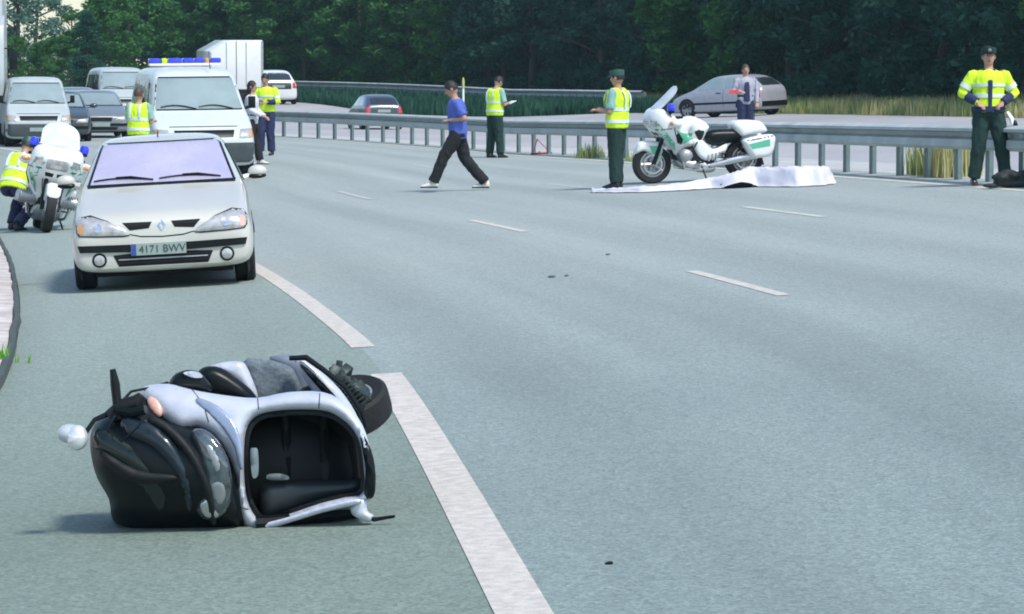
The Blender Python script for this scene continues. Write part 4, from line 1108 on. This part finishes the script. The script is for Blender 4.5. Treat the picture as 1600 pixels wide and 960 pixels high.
# officer left, facing camera writing
person('officer in yellow jacket writing notes between the police van and the guardrail', P(416, 243), radians(-100), lean=.03,
       arms={'l': (V((.05,.28,1.12)), V((.28,.05,1.14))), 'r': (V((.05,-.28,1.12)), V((.28,-.05,1.17)))},
       top='jacket', topm=M_hi, sleeve_len='long', trousers=M_navy, h=1.84, head_pitch=.3, extra=papers, bands=True, belt=False,
       legs={'l': (V((.02,.10,.5)), V((0,.12,.085))), 'r': (V((.10,-.09,.5)), V((.06,-.10,.085)))})
# woman with dark waistcoat
def satchel(r, d):
    p_ = d['pelv']; n = d['neck']
    mb = MB(); mb.box(p_+V((-.20,.0,.36)), (.13,.26,.34)); b = mb.build('backpack', M_blackc, r, bevel=.04)
    mb = MB(); mb.box(p_+V((.02,.17,-.18)), (.14,.05,.18)); mb.build('pocket_cloth', M_purple, r, bevel=.02)
person('dark haired person in white top and black trousers beside the police van', P(393, 257), radians(-10), lean=.03,
       arms={'l': (V((.05,.24,1.13)), V((.28,.14,1.0))), 'r': (V((.05,-.24,1.13)), V((.28,-.10,1.02)))},
       top='shirt', topm=M_whitec, sleeve_len='long', trousers=M_blackc, bands=False, hair='long', h=1.68, shoes=M_shoew, extra=satchel, belt=True,
       legs={'l': (V((.06,.09,.5)), V((.16,.10,.085))), 'r': (V((.0,-.09,.5)), V((-.10,-.10,.085)))})
# man with tie beyond the guardrail
def tie(r, d):
    n, p_, u, fw = d['neck'], d['pelv'], d['up'], d['fw']
    mb = MB(); mb.tube([n+fw*.075-u*.02, n+fw*.115-u*.07, p_+u*.36+fw*.160, p_+u*.2+fw*.152, p_-u*.02+fw*.158, p_-u*.04+fw*.158], [(.03,.008),(.04,.008),(.055,.008),(.065,.008),(.075,.008),(.01,.006)], 8, up=(1,0,0)); mb.build('tie', M_navy, r)
    wr = d['A']['r'][2]; mb = MB(); mb.box(wr+V((.03,-.16,.0)), (.03,.22,.09), Matrix.Rotation(.12, 3, 'X')); mb.build('folder', M_red, r)
person('man in pale grey shirt and long dark tie holding a red folder, beyond the motorcycle', at(1164, 68), radians(-82), lean=0,
       arms={'l': (V((.02,.25,1.12)), V((.10,.24,.90))), 'r': (V((.02,-.28,1.12)), V((.26,-.16,1.14)))},
       top='shirt', topm=mat('grey_shirt', (.34,.35,.42), .85, var=.1), sleeve_len='long', trousers=M_navy, bands=False, h=1.76, extra=tie, hair='brown')
# officer in vest at the left side of the police van, half hidden
person('officer in yellow vest at the front left corner of the police van', at(217, 88), radians(70), lean=.05,
       arms={'l': (V((.1,.24,1.15)), V((.30,.12,1.2))), 'r': (V((.05,-.24,1.12)), V((.30,-.16,1.15)))}, trousers=M_unif, h=1.70, hair='brown')
# officer crouching behind the left motorcycle
person('officer in yellow vest crouching behind the left motorcycle at the photo edge', at(20, 113), radians(65), lean=.55, pel=.62,
       arms={'l': (V((.5,.20,.75)), V((.62,.10,.55))), 'r': (V((.5,-.20,.75)), V((.60,-.12,.55)))},
       legs={'l': (V((.38,.13,.52)), V((.18,.13,.085))), 'r': (V((.30,-.13,.36)), V((-.08,-.13,.085)))}, head_pitch=.3, trousers=M_navy, h=1.72, hat='cap')

# ------------------------------------------------------------------ the fallen scooter
def ray(u, v):
    a, b = (u-800)/F, (480-v)/F; ph = math.atan(360/F)
    return Vector((a, cos(ph)+b*sin(ph), -sin(ph)+b*cos(ph)))
sb = P(420, 830); Y0 = sb.y; BX = -200/F*Y0; BZ = g(-.8, Y0)+.29
def PX(u, v, x):
    """scooter-local point (x forward, y to its left, z up when upright) seen at (u, v) at depth x; it lies on its right side"""
    d = ray(u, v); t = (Y0-x)/d.y; return Vector((x, CAMH+d.z*t-BZ, BX-d.x*t))
sc = empty('fallen_scooter', 'silver and black maxi scooter lying on its side on the shoulder in the foreground', 'scooter')
def xs(u, v):
    z = (600-u)/385; y = (830-v)/385-.29
    return -.22*z-1.1*y*y
def pan(name, pts, m, parent=sc, x=None, dx=0, sp=9, R=26, H=.045, depth=.08, holes=(), sm=3, curve=None):
    f_ = (lambda u, v, h: PX(u, v, (x if x is not None else xs(u, v))+dx+h)) if curve is None else curve
    hs = [[tuple(p[:2]) for p in catmull([V((a, b, 0)) for a, b in h], 3)] for h in holes]
    return dome(name, pts, m, parent, f_, sp, R, H, depth, hs, sm)
OPEN = [(398,652),(425,643),(470,640),(512,643),(541,660),(558,682),(566,710),(568,768),(540,777),(500,787),(450,804),(412,815),(394,800),(384,770),(381,720),(384,675)]
OPENS = [(480+(a-480)*.93, 728+(b-728)*.90) for a, b in OPEN]
ff = pan('front_fairing', [(226,604),(262,600),(300,609),(345,617),(400,622),(450,613),(505,613),(542,632),(566,664),(578,700),(585,740),(582,776),(560,789),(505,801),(455,816),(405,831),(382,822),(371,795),(369,750),(358,718),(338,688),(310,668),(280,672),(255,655),(236,636),(222,618)],
         M_silver, holes=[OPEN], R=30, H=.06, depth=.22, sp=6)
# liner of the wheel well
pan('wheel_well_liner', OPEN, M_blackm, dx=-.012, holes=[OPENS], R=8, H=.01, depth=.34)
wb = pan('wheel_well_back', [(480+(a-480)*1.06, 728+(b-728)*1.06) for a, b in OPEN], M_dark, x=-.42, R=30, H=.03, depth=.03)
pan('inner_panel', [(412,755),(470,752),(540,750),(564,748),(566,768),(540,777),(500,787),(450,802),(414,810),(406,790)], mat('inner_plastic', (.03,.04,.045), .4), x=-.30, R=20, H=.04)
pan('inner_rib', [(440,660),(452,658),(456,745),(444,748)], M_blackm, x=-.32, R=6, H=.02)
pan('inner_rib', [(500,658),(512,660),(514,742),(502,744)], M_blackm, x=-.32, R=6, H=.02)
pan('inner_slot', [(391,705),(397,700),(403,704),(404,735),(401,746),(394,744)], mat('inner_pale', (.17,.22,.22), .5), x=-.10, R=6, H=.01, depth=.02)
pan('inner_label', [(418,742),(436,740),(450,744),(449,750),(420,750)], mat('inner_pale', (.17,.22,.22), .5), x=-.24, R=5, H=.005, depth=.02)
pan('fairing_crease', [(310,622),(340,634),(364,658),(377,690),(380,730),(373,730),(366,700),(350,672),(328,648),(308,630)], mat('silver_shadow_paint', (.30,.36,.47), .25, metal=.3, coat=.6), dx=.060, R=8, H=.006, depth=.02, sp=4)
pan('lower_trim', [(562,672),(580,703),(587,742),(584,776),(569,776),(571,735),(566,703)], M_black, dx=.03, R=10, H=.02)
pan('bottom_lip', [(402,826),(414,818),(455,807),(505,791),(555,780),(562,787),(505,801),(456,816),(412,829)], mat('lip_paint', (.62,.64,.74), .25, metal=.2, coat=.7), dx=.075, R=7, H=.012, depth=.06, sp=4)
nose = pan('nose_cowl', [(224,622),(205,632),(176,642),(152,658),(141,682),(143,715),(152,748),(170,780),(176,812),(200,824),(250,830),(310,829),(372,827),(384,812),(376,770),(366,735),(345,690),(310,668),(262,655),(238,636)],
           M_black, dx=.0, R=95, H=.17, depth=.30, sp=10)
pan('cowl_crease', [(190,652),(225,655),(262,680),(288,720),(300,765),(296,800),(284,768),(262,728),(232,698),(196,682)], mat('gloss_black', (.01,.02,.028), .2, coat=.25, spec=.4), dx=.150, R=22, H=.03, depth=.06)
pan('cowl_rim', [(236,650),(262,662),(300,700),(330,760),(338,815),(328,815),(316,765),(290,712),(255,674),(232,660)], M_blackm, dx=.150, R=9, H=.02, depth=.05, sp=6)
pan('windscreen_lower', [(152,668),(200,690),(245,730),(262,775),(250,800),(225,770),(190,735),(150,705)], mat('tinted_screen', (.006,.014,.012), .15, coat=.2, spec=.4), dx=.145, R=28, H=.025, depth=.05)
pan('cowl_fin', [(160,705),(215,735),(268,742),(275,750),(240,756),(200,752),(163,722)], M_blackm, dx=.170, R=10, H=.02, depth=.04, sp=6)
hl = pan('headlight', [(300,674),(322,672),(345,694),(359,728),(363,765),(357,792),(347,806),(330,813),(314,808),(306,792),(314,772),(318,742),(308,705)], M_lensd, dx=.125, R=18, H=.03, depth=.06, sp=6)
pan('lamp_reflector', [(312,790),(322,782),(334,795),(342,806),(330,811),(318,806)], M_chrome, hl, dx=.155, R=6, H=.006, depth=.01, sp=4)
pan('lamp_reflector', [(318,690),(334,700),(345,725),(340,745),(328,720)], M_alu, hl, dx=.152, R=8, H=.006, depth=.01, sp=5)
pan('lamp_reflector', [(330,755),(348,752),(352,775),(344,790),(332,778)], M_alu, hl, dx=.152, R=8, H=.006, depth=.01, sp=5)
pan('turn_signal', [(232,621),(246,622),(254,640),(250,652),(238,645),(231,634)], M_orangep, dx=.045, R=7, H=.012, depth=.03, sp=5)
for pts_ in ([(402,616),(404,640)], [(300,609),(318,632),(326,660)], [(500,612),(498,638)], [(370,792),(388,796)]):
    mb = MB(); q_ = [PX(u, v, xs(u, v)+.0) for u, v in pts_]; bv_ = bvh_of(ff); q2 = []
    for k in range(9):
        t = k/8*(len(pts_)-1); i = min(int(t), len(pts_)-2); u = pts_[i][0]+(pts_[i+1][0]-pts_[i][0])*(t-i); v = pts_[i][1]+(pts_[i+1][1]-pts_[i][1])*(t-i)
        o_ = PX(u, v, 2.0); d_ = (PX(u, v, -1)-o_).normalized(); h_ = bv_.ray_cast(o_, d_)[0]
        if h_ is not None: q2.append(h_-d_*.0005)
    if len(q2) > 2: mb.tube(q2, .0022, 5); mb.build('panel_seam', M_dark, sc)
# mirror, lever, grip
mb = MB(); c = PX(121, 684, -.10); mb.ell(c, (.035,.052,.043), 18, 12); mr = mb.build('mirror', mat('mirror_glass', (.85,.86,.88), .15, metal=.5), sc)
mb = MB(); c = PX(109, 678, -.13); mb.ell(c, (.05,.040,.052), 16, 10); mb.build('mirror_housing', mat('mirror_shell', (.45,.50,.54), .3, coat=.5), mr)
mb = MB(); mb.tube([PX(134,676,-.12), PX(148,656,-.14), PX(185,640,-.18)], [.010,.010,.014], 8); mb.build('mirror_stalk', M_black, sc)
mb = MB(); mb.tube([PX(176,577,-.16), PX(180,600,-.16), PX(183,630,-.16), PX(190,655,-.15)], [.012,.020,.019,.024], 10); mb.build('brake_lever', M_black, sc)
mb = MB(); mb.tube([PX(172,652,-.16), PX(192,636,-.16), PX(214,628,-.14), PX(222,618,-.14)], [.03,.034,.030,.018], 12); mb.build('grip', M_blackm, sc)
mb = MB(); mb.tube([PX(178,640,-.12), PX(205,645,-.1), PX(228,640,-.08)], [.014,.02,.02], 8); mb.build('switch_gear', M_black, sc)
mb = MB(); mb.tube([PX(186,632,-.14), PX(205,612,-.2), PX(235,606,-.3), PX(262,598,-.4)], .006, 6); mb.tube([PX(180,650,-.1), PX(168,670,-.04), PX(190,690,.02), PX(215,668,.02), PX(228,650,-.02)], .005, 6); mb.build('cable', M_black, sc)
# behind the front: bars, seat, floor, side panels
def back(name, pts, m, x, R=16, H=.03, depth=.12, sm=3): return pan(name, pts, m, x=x, R=R, H=H, depth=depth, sm=sm, sp=8)
back('handle_bar_cover', [(268,606),(270,588),(288,579),(308,580),(322,592),(330,612)], M_black, -.42, R=14, H=.05)
back('seat', [(306,612),(308,584),(322,573),(345,575),(372,592),(398,616),(396,632),(330,628)], M_black, -.62, R=18, H=.05)
back('seat_cover', [(318,577),(345,567),(376,565),(388,578),(404,622),(390,622),(362,596),(340,582)], M_silver, -.70, R=10, H=.03)
back('grip_pad', [(286,583),(300,580),(312,583),(316,590),(300,590)], M_silver, -.36, R=6, H=.015, depth=.03)
back('floor_mat', [(380,566),(415,562),(446,570),(462,584),(470,630),(402,632)], mat('floor_mat_grey', (.12,.15,.17), .8, var=.35, scale=45, bump=.4), -.85, R=10, H=.02)
back('tunnel_cover', [(420,561),(440,555),(466,557),(482,574),(512,632),(460,632),(455,590)], mat('slate_plastic', (.16,.19,.24), .4, coat=.3), -.95, R=14, H=.03)
back('side_panel', [(458,560),(478,562),(520,597),(548,632),(563,664),(556,676),(520,648),(492,618)], M_silver, -.66, R=12, H=.03)
back('panel_stripe', [(470,574),(480,575),(520,614),(552,655),(548,660),(512,622)], M_black, -.62, R=4, H=.01, depth=.03)
mb = MB(); mb.tube([PX(452,560,-.62), PX(478,559,-.62), PX(505,578,-.60), PX(540,606,-.58), PX(566,645,-.56), PX(572,668,-.56)], [.010,.013,.012,.012,.012,.009], 8); mb.build('side_trim', M_black, sc)
mb = MB(); rr_ = random.Random(4)
for k in range(26):
    a_ = rr_.random(); mb.box(PX(520+48*a_+rr_.uniform(-8,8), 583+50*a_+rr_.uniform(-7,9), -1.0+rr_.uniform(-.08,.08)), (rr_.uniform(.04,.12), rr_.uniform(.02,.06), rr_.uniform(.02,.06)), Matrix.Rotation(rr_.uniform(0,3), 3, V((rr_.random(),rr_.random(),rr_.random()))))
for k in range(8): mb.box(PX(528+k*5, 596+k*5, -.95), (.14,.008,.08), Matrix.Rotation(.6, 3, 'X'))
mb.build('engine_casing', mat('dirty_alloy', (.035,.05,.048), .5, metal=.5, var=.6, scale=30), sc, bevel=.006)
c = PX(541, 638, -1.18)
wh = wheel(sc, (0,0,0), .198, .135, 5, M_alu)
ax = V((.36,.90,.22)).normalized(); wh.rotation_mode = 'QUATERNION'; wh.rotation_quaternion = V((0,1,0)).rotation_difference(ax); wh.location = c
mb = MB(); mb.tube([c+ax*.09, c+ax*.09+V((.35,.02,.12)), c+V((.7,.05,.22))], [.03,.035,.04], 10); mb.build('swing_arm', M_blackm, sc)
# body mass lying behind, silencer, stand
mb = MB(); rings = []
for x, z0, z1, yh in ((-.28,.14,.98,.23),(-.5,.10,.92,.21),(-.8,.10,.75,.20),(-1.05,.12,.80,.21),(-1.35,.22,.86,.21),(-1.6,.35,.84,.16),(-1.72,.45,.78,.09)):
    rings.append([V((x, yh*cy-.085, (z0+z1)/2+(z1-z0)/2*cz)) for cy, cz in ((-1,-.7),(-.7,-1),(.6,-1),(1,-.6),(1,.6),(.6,1),(-.7,1),(-1,.7))])
mb.loft(rings); mb.build('rear_body', M_blackm, sc, subsurf=1)
pan('stand_bracket', [(556,782),(572,780),(574,798),(584,806),(578,816),(562,812),(548,800)], M_silver, x=-.02, R=6, H=.02, depth=.04, sp=6)
mb = MB(); mb.tube([PX(560,800,-.03), PX(585,812,-.02), PX(617,807,.0)], [.016,.010,.006], 8); mb.build('stand', M_black, sc)
mb = MB(); mb.tube([PX(400,818,-.12), PX(470,812,-.15), PX(560,803,-.18)], [.03,.028,.02], 8); mb.build('lower_rail', M_black, sc)
mb = MB(); mb.tube([V((-.9,-.24,.22)), V((-1.3,-.22,.26)), V((-1.55,-.2,.34))], [.04,.06,.05], 12); mb.build('silencer', M_alu, sc)
sc.matrix_world = Matrix(((0,0,-1,BX),(-1,0,0,Y0),(0,1,0,BZ),(0,0,0,1)))

# ------------------------------------------------------------------ sheet over the ground, bundle, debris
def sheet():
    FR = [(925,302,.03),(950,302,.04),(1000,302,.06),(1060,299,.08),(1110,296,.13),(1150,295,.20),(1180,293,.27),(1210,293,.24),(1245,293,.255),(1285,291,.25),(1298,289,.22),(1306,288,.06)]
    fr = [(P(u, v), h) for u, v, h in FR]; nx, ny = 150, 30; v = []
    for i in range(nx+1):
        t = i/nx*(len(fr)-1); k = min(int(t), len(fr)-2); a = t-k
        p = fr[k][0].lerp(fr[k+1][0], a); h = fr[k][1]*(1-a)+fr[k+1][1]*a
        dep = .45+.5*sst(.35, .6, i/nx)+.05*noise.noise(V((i*.15,0,5)))
        for j in range(ny+1):
            q = j/ny; y = p.y+q*dep-.12*noise.noise(V((i*.10, 2, 0)))*(1-q); x = p.x+.03*noise.noise(V((i*.1, j*.2, 3)))
            prof = (sst(0, .38, q) if h > .12 else sst(0, .25, q))*(1-sst(.62, 1, q))
            wr = .022*noise.noise(V((i*.16, j*.10, 0)))+.02*noise.noise(V((i*.45, j*.3, 4)))+.008*(1-abs(noise.noise(V((i*.22+j*.15, j*.12-i*.05, 9))))*3)
            lift = 0
            uu = i/nx
            if .40 < uu < .56: lift = .075*sin(pi*(uu-.40)/.16)*(1-sst(0, .5, q))
            z = g(x, y)+.012+h*prof+max(0, wr*(.3+prof))*(1 if h > .1 else .8)+lift
            v.append(V((x, y, z)))
    f = [(i*(ny+1)+j, (i+1)*(ny+1)+j, (i+1)*(ny+1)+j+1, i*(ny+1)+j+1) for i in range(nx) for j in range(ny)]
    o = obj('white_sheet', v, f, M_whitec)
    tag(o, 'crumpled white sheet spread over the asphalt in front of the police motorcycle', 'sheet')
    # dark lump added to make the black shadow under the raised hem
    c = fr[5][0]
    b = MB(); b.ell(c+V((.03,.20,.05)), (.20,.12,.05), 16, 10); b.ell(c+V((.16,.22,.055)), (.10,.10,.05), 12, 8)
    b.ell(c+V((-.10,.24,.045)), (.12,.08,.04), 12, 8)
    q = b.build('hem_shadow_lump', M_blackc); tag(q, 'small dark lump added for the shadow under the raised hem of the white sheet', 'lump')
sheet()
b = MB(); c = P(1582, 294)
for k in range(16):
    a = random.random(); b.ell(c+V((-.22+a*.85, .1+random.uniform(-.08,.10), .05+.13*sin(pi*min(1,a+.15))*random.uniform(.5,1))), (random.uniform(.07,.14), random.uniform(.07,.12), random.uniform(.04,.08)), 10, 8)
b.ell(c+V((-.27,.03,.03)), (.12,.05,.03)); b.ell(c+V((.1,.1,.06)), (.35,.14,.07))
q = b.build('black_jacket', mat('black_jacket_cloth', (.014,.02,.02), .7, var=.5, scale=12)); remesh(q, .014, 2)
tag(q, 'heap of black clothing on the road at the feet of the far right officer', 'jacket')
# warning triangle by the guardrail
r = empty('warning_triangle', 'small red warning triangle lying tilted at the foot of the guardrail', 'warning triangle')
mb = MB(); T = [V((-.2,0,.03)), V((.2,0,.03)), V((-.1,.04,.34))]
for a, bb in ((0,1),(1,2),(2,0)): mb.tube([T[a], T[bb]], [.03,.03], 6, flat=.4)
mb.build('frame', M_red, r); mb = MB(); mb.box((0,0,.012), (.5,.05,.02)); mb.box((0,0,.012), (.05,.3,.02)); mb.build('foot', M_dark, r)
place(r, P(846, 241), radians(20), roll=radians(14))
# small debris on the lanes
for u, v_, s_ in ((952,882,.018),(862,434,.035),(885,432,.03),(950,399,.03)):
    mb = MB(); mb.ell((0,0,s_*.3), (s_,s_*.7,s_*.35), 7, 5)
    for i_, p_ in enumerate(mb.v): p_ += V((1,1,.3))*noise.noise(p_*40+V((u,0,0)))*s_*.4
    q = mb.build('debris', M_blackm if u == 952 else mat('grey_scrap', (.13,.155,.16), .9)); place(q, P(u, v_), random.random()*6)
    tag(q, {952:'lone dark chip on the asphalt right of the edge line in the foreground',862:'left one of two grey scraps in the middle lane',885:'right one of two grey scraps in the middle lane',
        950:'grey scrap lying between the two lane lines below the sheet',1130:'dark scrap beside the nearest lane dash, right one',1105:'dark scrap beside the nearest lane dash, left one',596:'dark scrap left of the walking man on the lane'}[u], 'debris')

# ------------------------------------------------------------------ vegetation
def blades(name, spots, hmin, hmax, wdt, m, label=None, cat=None, parent=None, kind=None, lean=.35):
    v = []; f = []
    for (x, y, z) in spots:
        h = random.uniform(hmin, hmax); a = random.uniform(0, 2*pi); ww = wdt*random.uniform(.6, 1.4)
        dx, dy = cos(a)*ww, sin(a)*ww; b_ = random.uniform(0, 2*pi); l = h*lean*random.random()
        lx, ly = cos(b_)*l, sin(b_)*l; k = len(v)
        v += [(x-dx, y-dy, z), (x+dx, y+dy, z), (x+dx*.6+lx*.35, y+dy*.6+ly*.35, z+h*.55), (x-dx*.6+lx*.35, y-dy*.6+ly*.35, z+h*.55), (x+lx, y+ly, z+h)]
        f += [(k, k+1, k+2, k+3), (k+3, k+2, k+4)]
    o = obj(name, v, f, m, parent, False)
    return tag(o, label, cat, kind=kind)
sp1 = []; sp2 = []
for i in range(75000):
    s_ = random.uniform(55, FL[-1]-2); o_ = .6+abs(random.gauss(0, 4.5))
    p = fp(s_, o_+.5, 0); nn = noise.noise(V((p.x*.25, p.y*.25, 0)))
    (sp1 if nn+random.uniform(-.35,.35) > 0 else sp2).append((p.x, p.y, p.z-.03))
blades('verge_grass', sp1, .10, .50, .022, M_grass, kind='stuff')
blades('dry_verge_grass', sp2, .10, .55, .022, M_dry, kind='stuff')
sp3 = []
for i in range(16000):
    t = random.uniform(.52, .995); a = far2_at(t); b = far_at(t); q = a.lerp(b, random.random()**1.3*.96); sp3.append((q.x, q.y, g(q.x, q.y)-.03))
blades('undergrowth', sp3, .35, .75, .07, M_leafa, kind='stuff')
def tuft(name, label, p, n, rad, hm, hx, m, wd=.012):
    o = blades(name, [(p.x+random.gauss(0, rad[0]), p.y+random.gauss(0, rad[1]), p.z) for _ in range(n)], hm, hx, wd, m, label, 'weeds')
pp = at(1400, 104); tuft('dry_grass_tuft', 'tall tuft of dry yellow brown grass growing behind the guardrail near the far right', RP(s_of_Y(11.4, 46.5), 11.35, 0), 700, (.16,.35), .45, .75, M_dry)
tuft('green_weeds', 'green weed among the dry grass behind the guardrail near the far right', RP(s_of_Y(11.4, 47.5), 11.3, 0), 260, (.12,.2), .3, .6, M_grass)
tuft('green_weeds', 'weeds at the guardrail foot right of the warning triangle', RP(s_of_Y(10.7, 66.5), 10.65, 0), 220, (.14,.25), .12, .35, M_grass)
tuft('green_weeds', 'weeds at the guardrail foot between the triangle and the next officer', RP(s_of_Y(10.7, 62), 10.65, 0), 200, (.16,.25), .10, .25, M_grass)
tuft('green_weeds', 'bright green weeds on the kerb at the left edge of the photo', P(4, 570)+V((-.1,0,.0)), 160, (.10,.08), .05, .16, M_weed, .008)
st = MB()
for i in range(900):
    s_ = random.uniform(15, 50); o_ = -2.55-random.random()*2.6; q = RP(s_, o_, .07); z = random.uniform(.015,.05)
    st.ell(q, (z, z*random.uniform(.6,1.2), z*.6), 6, 4)
st.build('verge_stones', M_gravel, kind='stuff', smooth=False)

def leafcrown(seed, H, base, rad, nclump, nleaf, size, shape='round'):
    rnd = random.Random(seed); v = []; f = []
    for c in range(nclump):
        t = rnd.random()**.85; z = base+(H-base)*t
        rr = rad*((1-t)**.6 if shape == 'pine' else sqrt(max(.05, 1-(t*1.7-.75)**2/1.1)))
        a = rnd.uniform(0, 2*pi); d = rr*sqrt(rnd.random())*.95
        cx, cy = cos(a)*d, sin(a)*d; cr = rnd.uniform(.45, .95)*(1.1 if shape == 'pine' else 1)
        for k in range(nleaf):
            g1, g2, g3 = rnd.gauss(0,1), rnd.gauss(0,1), rnd.gauss(0,1); n_ = sqrt(g1*g1+g2*g2+g3*g3)+1e-6; q = cr*rnd.random()**.4/n_
            p = V((cx+g1*q, cy+g2*q, z+g3*q*.55))
            u = V((rnd.gauss(0,1), rnd.gauss(0,1), rnd.gauss(0,.6))).normalized(); w2 = u.cross(V((rnd.gauss(0,1), rnd.gauss(0,1), rnd.gauss(0,1)))).normalized()
            s = size*rnd.uniform(.6, 1.4); b_ = len(v)
            v += [p-u*s, p+w2*s*.45, p+u*s, p-w2*s*.45]; f.append((b_, b_+1, b_+2, b_+3))
    return v, f
def tree_proto(name, label, group, seed, H, base, rad, ncl, nl, size, m, shape):
    r = empty(name, label, 'tree', group); rnd = random.Random(seed)
    mb = MB(); pts = []; x = y = 0
    for k in range(7):
        t = k/6; pts.append((x, y, -.2+(H*.9)*t)); x += rnd.uniform(-.12,.12); y += rnd.uniform(-.12,.12)
    mb.tube(pts, [.19*(1-.8*k/6) for k in range(7)], 8)
    for k in range(9):
        z = base*.6+(H-base)*rnd.random()*.75; a = rnd.uniform(0, 2*pi); L = rad*rnd.uniform(.5,.9)
        mb.tube([(0,0,z), (cos(a)*L*.5, sin(a)*L*.5, z+L*.25), (cos(a)*L, sin(a)*L, z+L*.4)], [.06,.04,.015], 5)
    mb.build('trunk', M_bark, r)
    v, f = leafcrown(seed, H, base, rad, ncl, nl, size, shape); obj('crown', v, f, m, r, False)
    return r
pine = [tree_proto('pine_tree', 'dark green pine in the dense wood beyond the motorway', 'pines of the dense wood', 5+k, 10.5+k, .7, 2.7, 85, 120, .16, M_leafa, 'pine') for k in range(2)]
broad = [tree_proto('broadleaf_tree', 'mid green broadleaf tree in the dense wood beyond the motorway', 'broadleaf trees of the dense wood', 15+k, 8.6+k, .5, 2.8, 85, 120, .15, M_leafb, 'round') for k in range(2)]
pale = [tree_proto('slender_tree', 'loose pale green tree with sky between its leaves at the upper left', 'loose pale trees at the upper left', 25, 7.8, 1.0, 2.4, 34, 90, .13, M_leafc, 'round')]
used = set()
def plant(protos, x, y, sc_=1.0, sink=0):
    pr = random.choice(protos); o = pr if id(pr) not in used else copy_tree(pr); used.add(id(pr))
    o.location = (x, y, g(x, y)-.1-sink); o.rotation_euler.z = random.uniform(0, 6.28); o.scale = (sc_*random.uniform(.9,1.2),)*2+(sc_,)
    return o
def visible(p, m=4): return p.y > 30 and abs(p.x) < .16*p.y+m
for row, (o_, stp) in enumerate(((7.0,3.1),(10.5,3.0),(14.5,3.0),(19,3.2))):
    s_ = 60+row
    while s_ < FL[-1]-1:
        q = fp(s_, o_+random.uniform(-1,1), 0)
        if visible(q) and not (q.x/q.y*F+800 < 210):
            broadish = noise.noise(V((q.x*.09, row*.7, 2)))+random.uniform(-.2,.2) > .10
            plant(broad if broadish else pine, q.x, q.y, random.uniform(.85, 1.2))
        s_ += stp*random.uniform(.75, 1.25)
# far left: taller gaps, sky between the crowns
for u, s_, k, z in ((26,26,'c',1.15),(62,25,'c',1.0),(112,24,'c',.80),(150,26,'b',.66),(182,25,'p',.85),(205,27,'b',.9),(95,30,'b',.36),(140,31,'p',.42),(20,31,'b',.36),(172,30,'b',.6),(-25,27,'p',.7),(50,24,'b',.36),(75,27,'b',.38),(130,23,'b',.42),(4,24,'b',.45)):
    q = at(u, s_); plant({'c': pale, 'b': broad, 'p': pine}[k], q.x, q.y, z)
for k in range(26):   # the wood goes on round the left side of the bend
    y_ = 215-k*6.0; x_ = -.16*y_-13-random.uniform(0, 7)-(k % 2)*5
    if RP(s_of_Y(0, min(y_, 120)), -6).x-3 < x_ and y_ < 140: x_ = RP(s_of_Y(0, min(y_, 120)), -6).x-8
    plant(pine if k % 3 else broad, x_, y_, random.uniform(.8, 1.1))
print('objects', len(SC.objects))

# ------------------------------------------------------------------ air
hz = MB(); hz.box((0, 150, 9.2), (170, 340, 24)); hzo = hz.build('haze', None, smooth=False, kind='stuff')
hm = bpy.data.materials.new('haze'); hm.use_nodes = True; hn = hm.node_tree; hn.nodes.clear()
ho = hn.nodes.new('ShaderNodeOutputMaterial'); hv = hn.nodes.new('ShaderNodeVolumePrincipled')
hv.inputs['Color'].default_value = (.62,.92,.95,1); hv.inputs['Density'].default_value = .0003; hv.inputs['Anisotropy'].default_value = .3
hn.links.new(hv.outputs[0], ho.inputs['Volume']); hzo.data.materials.append(hm)
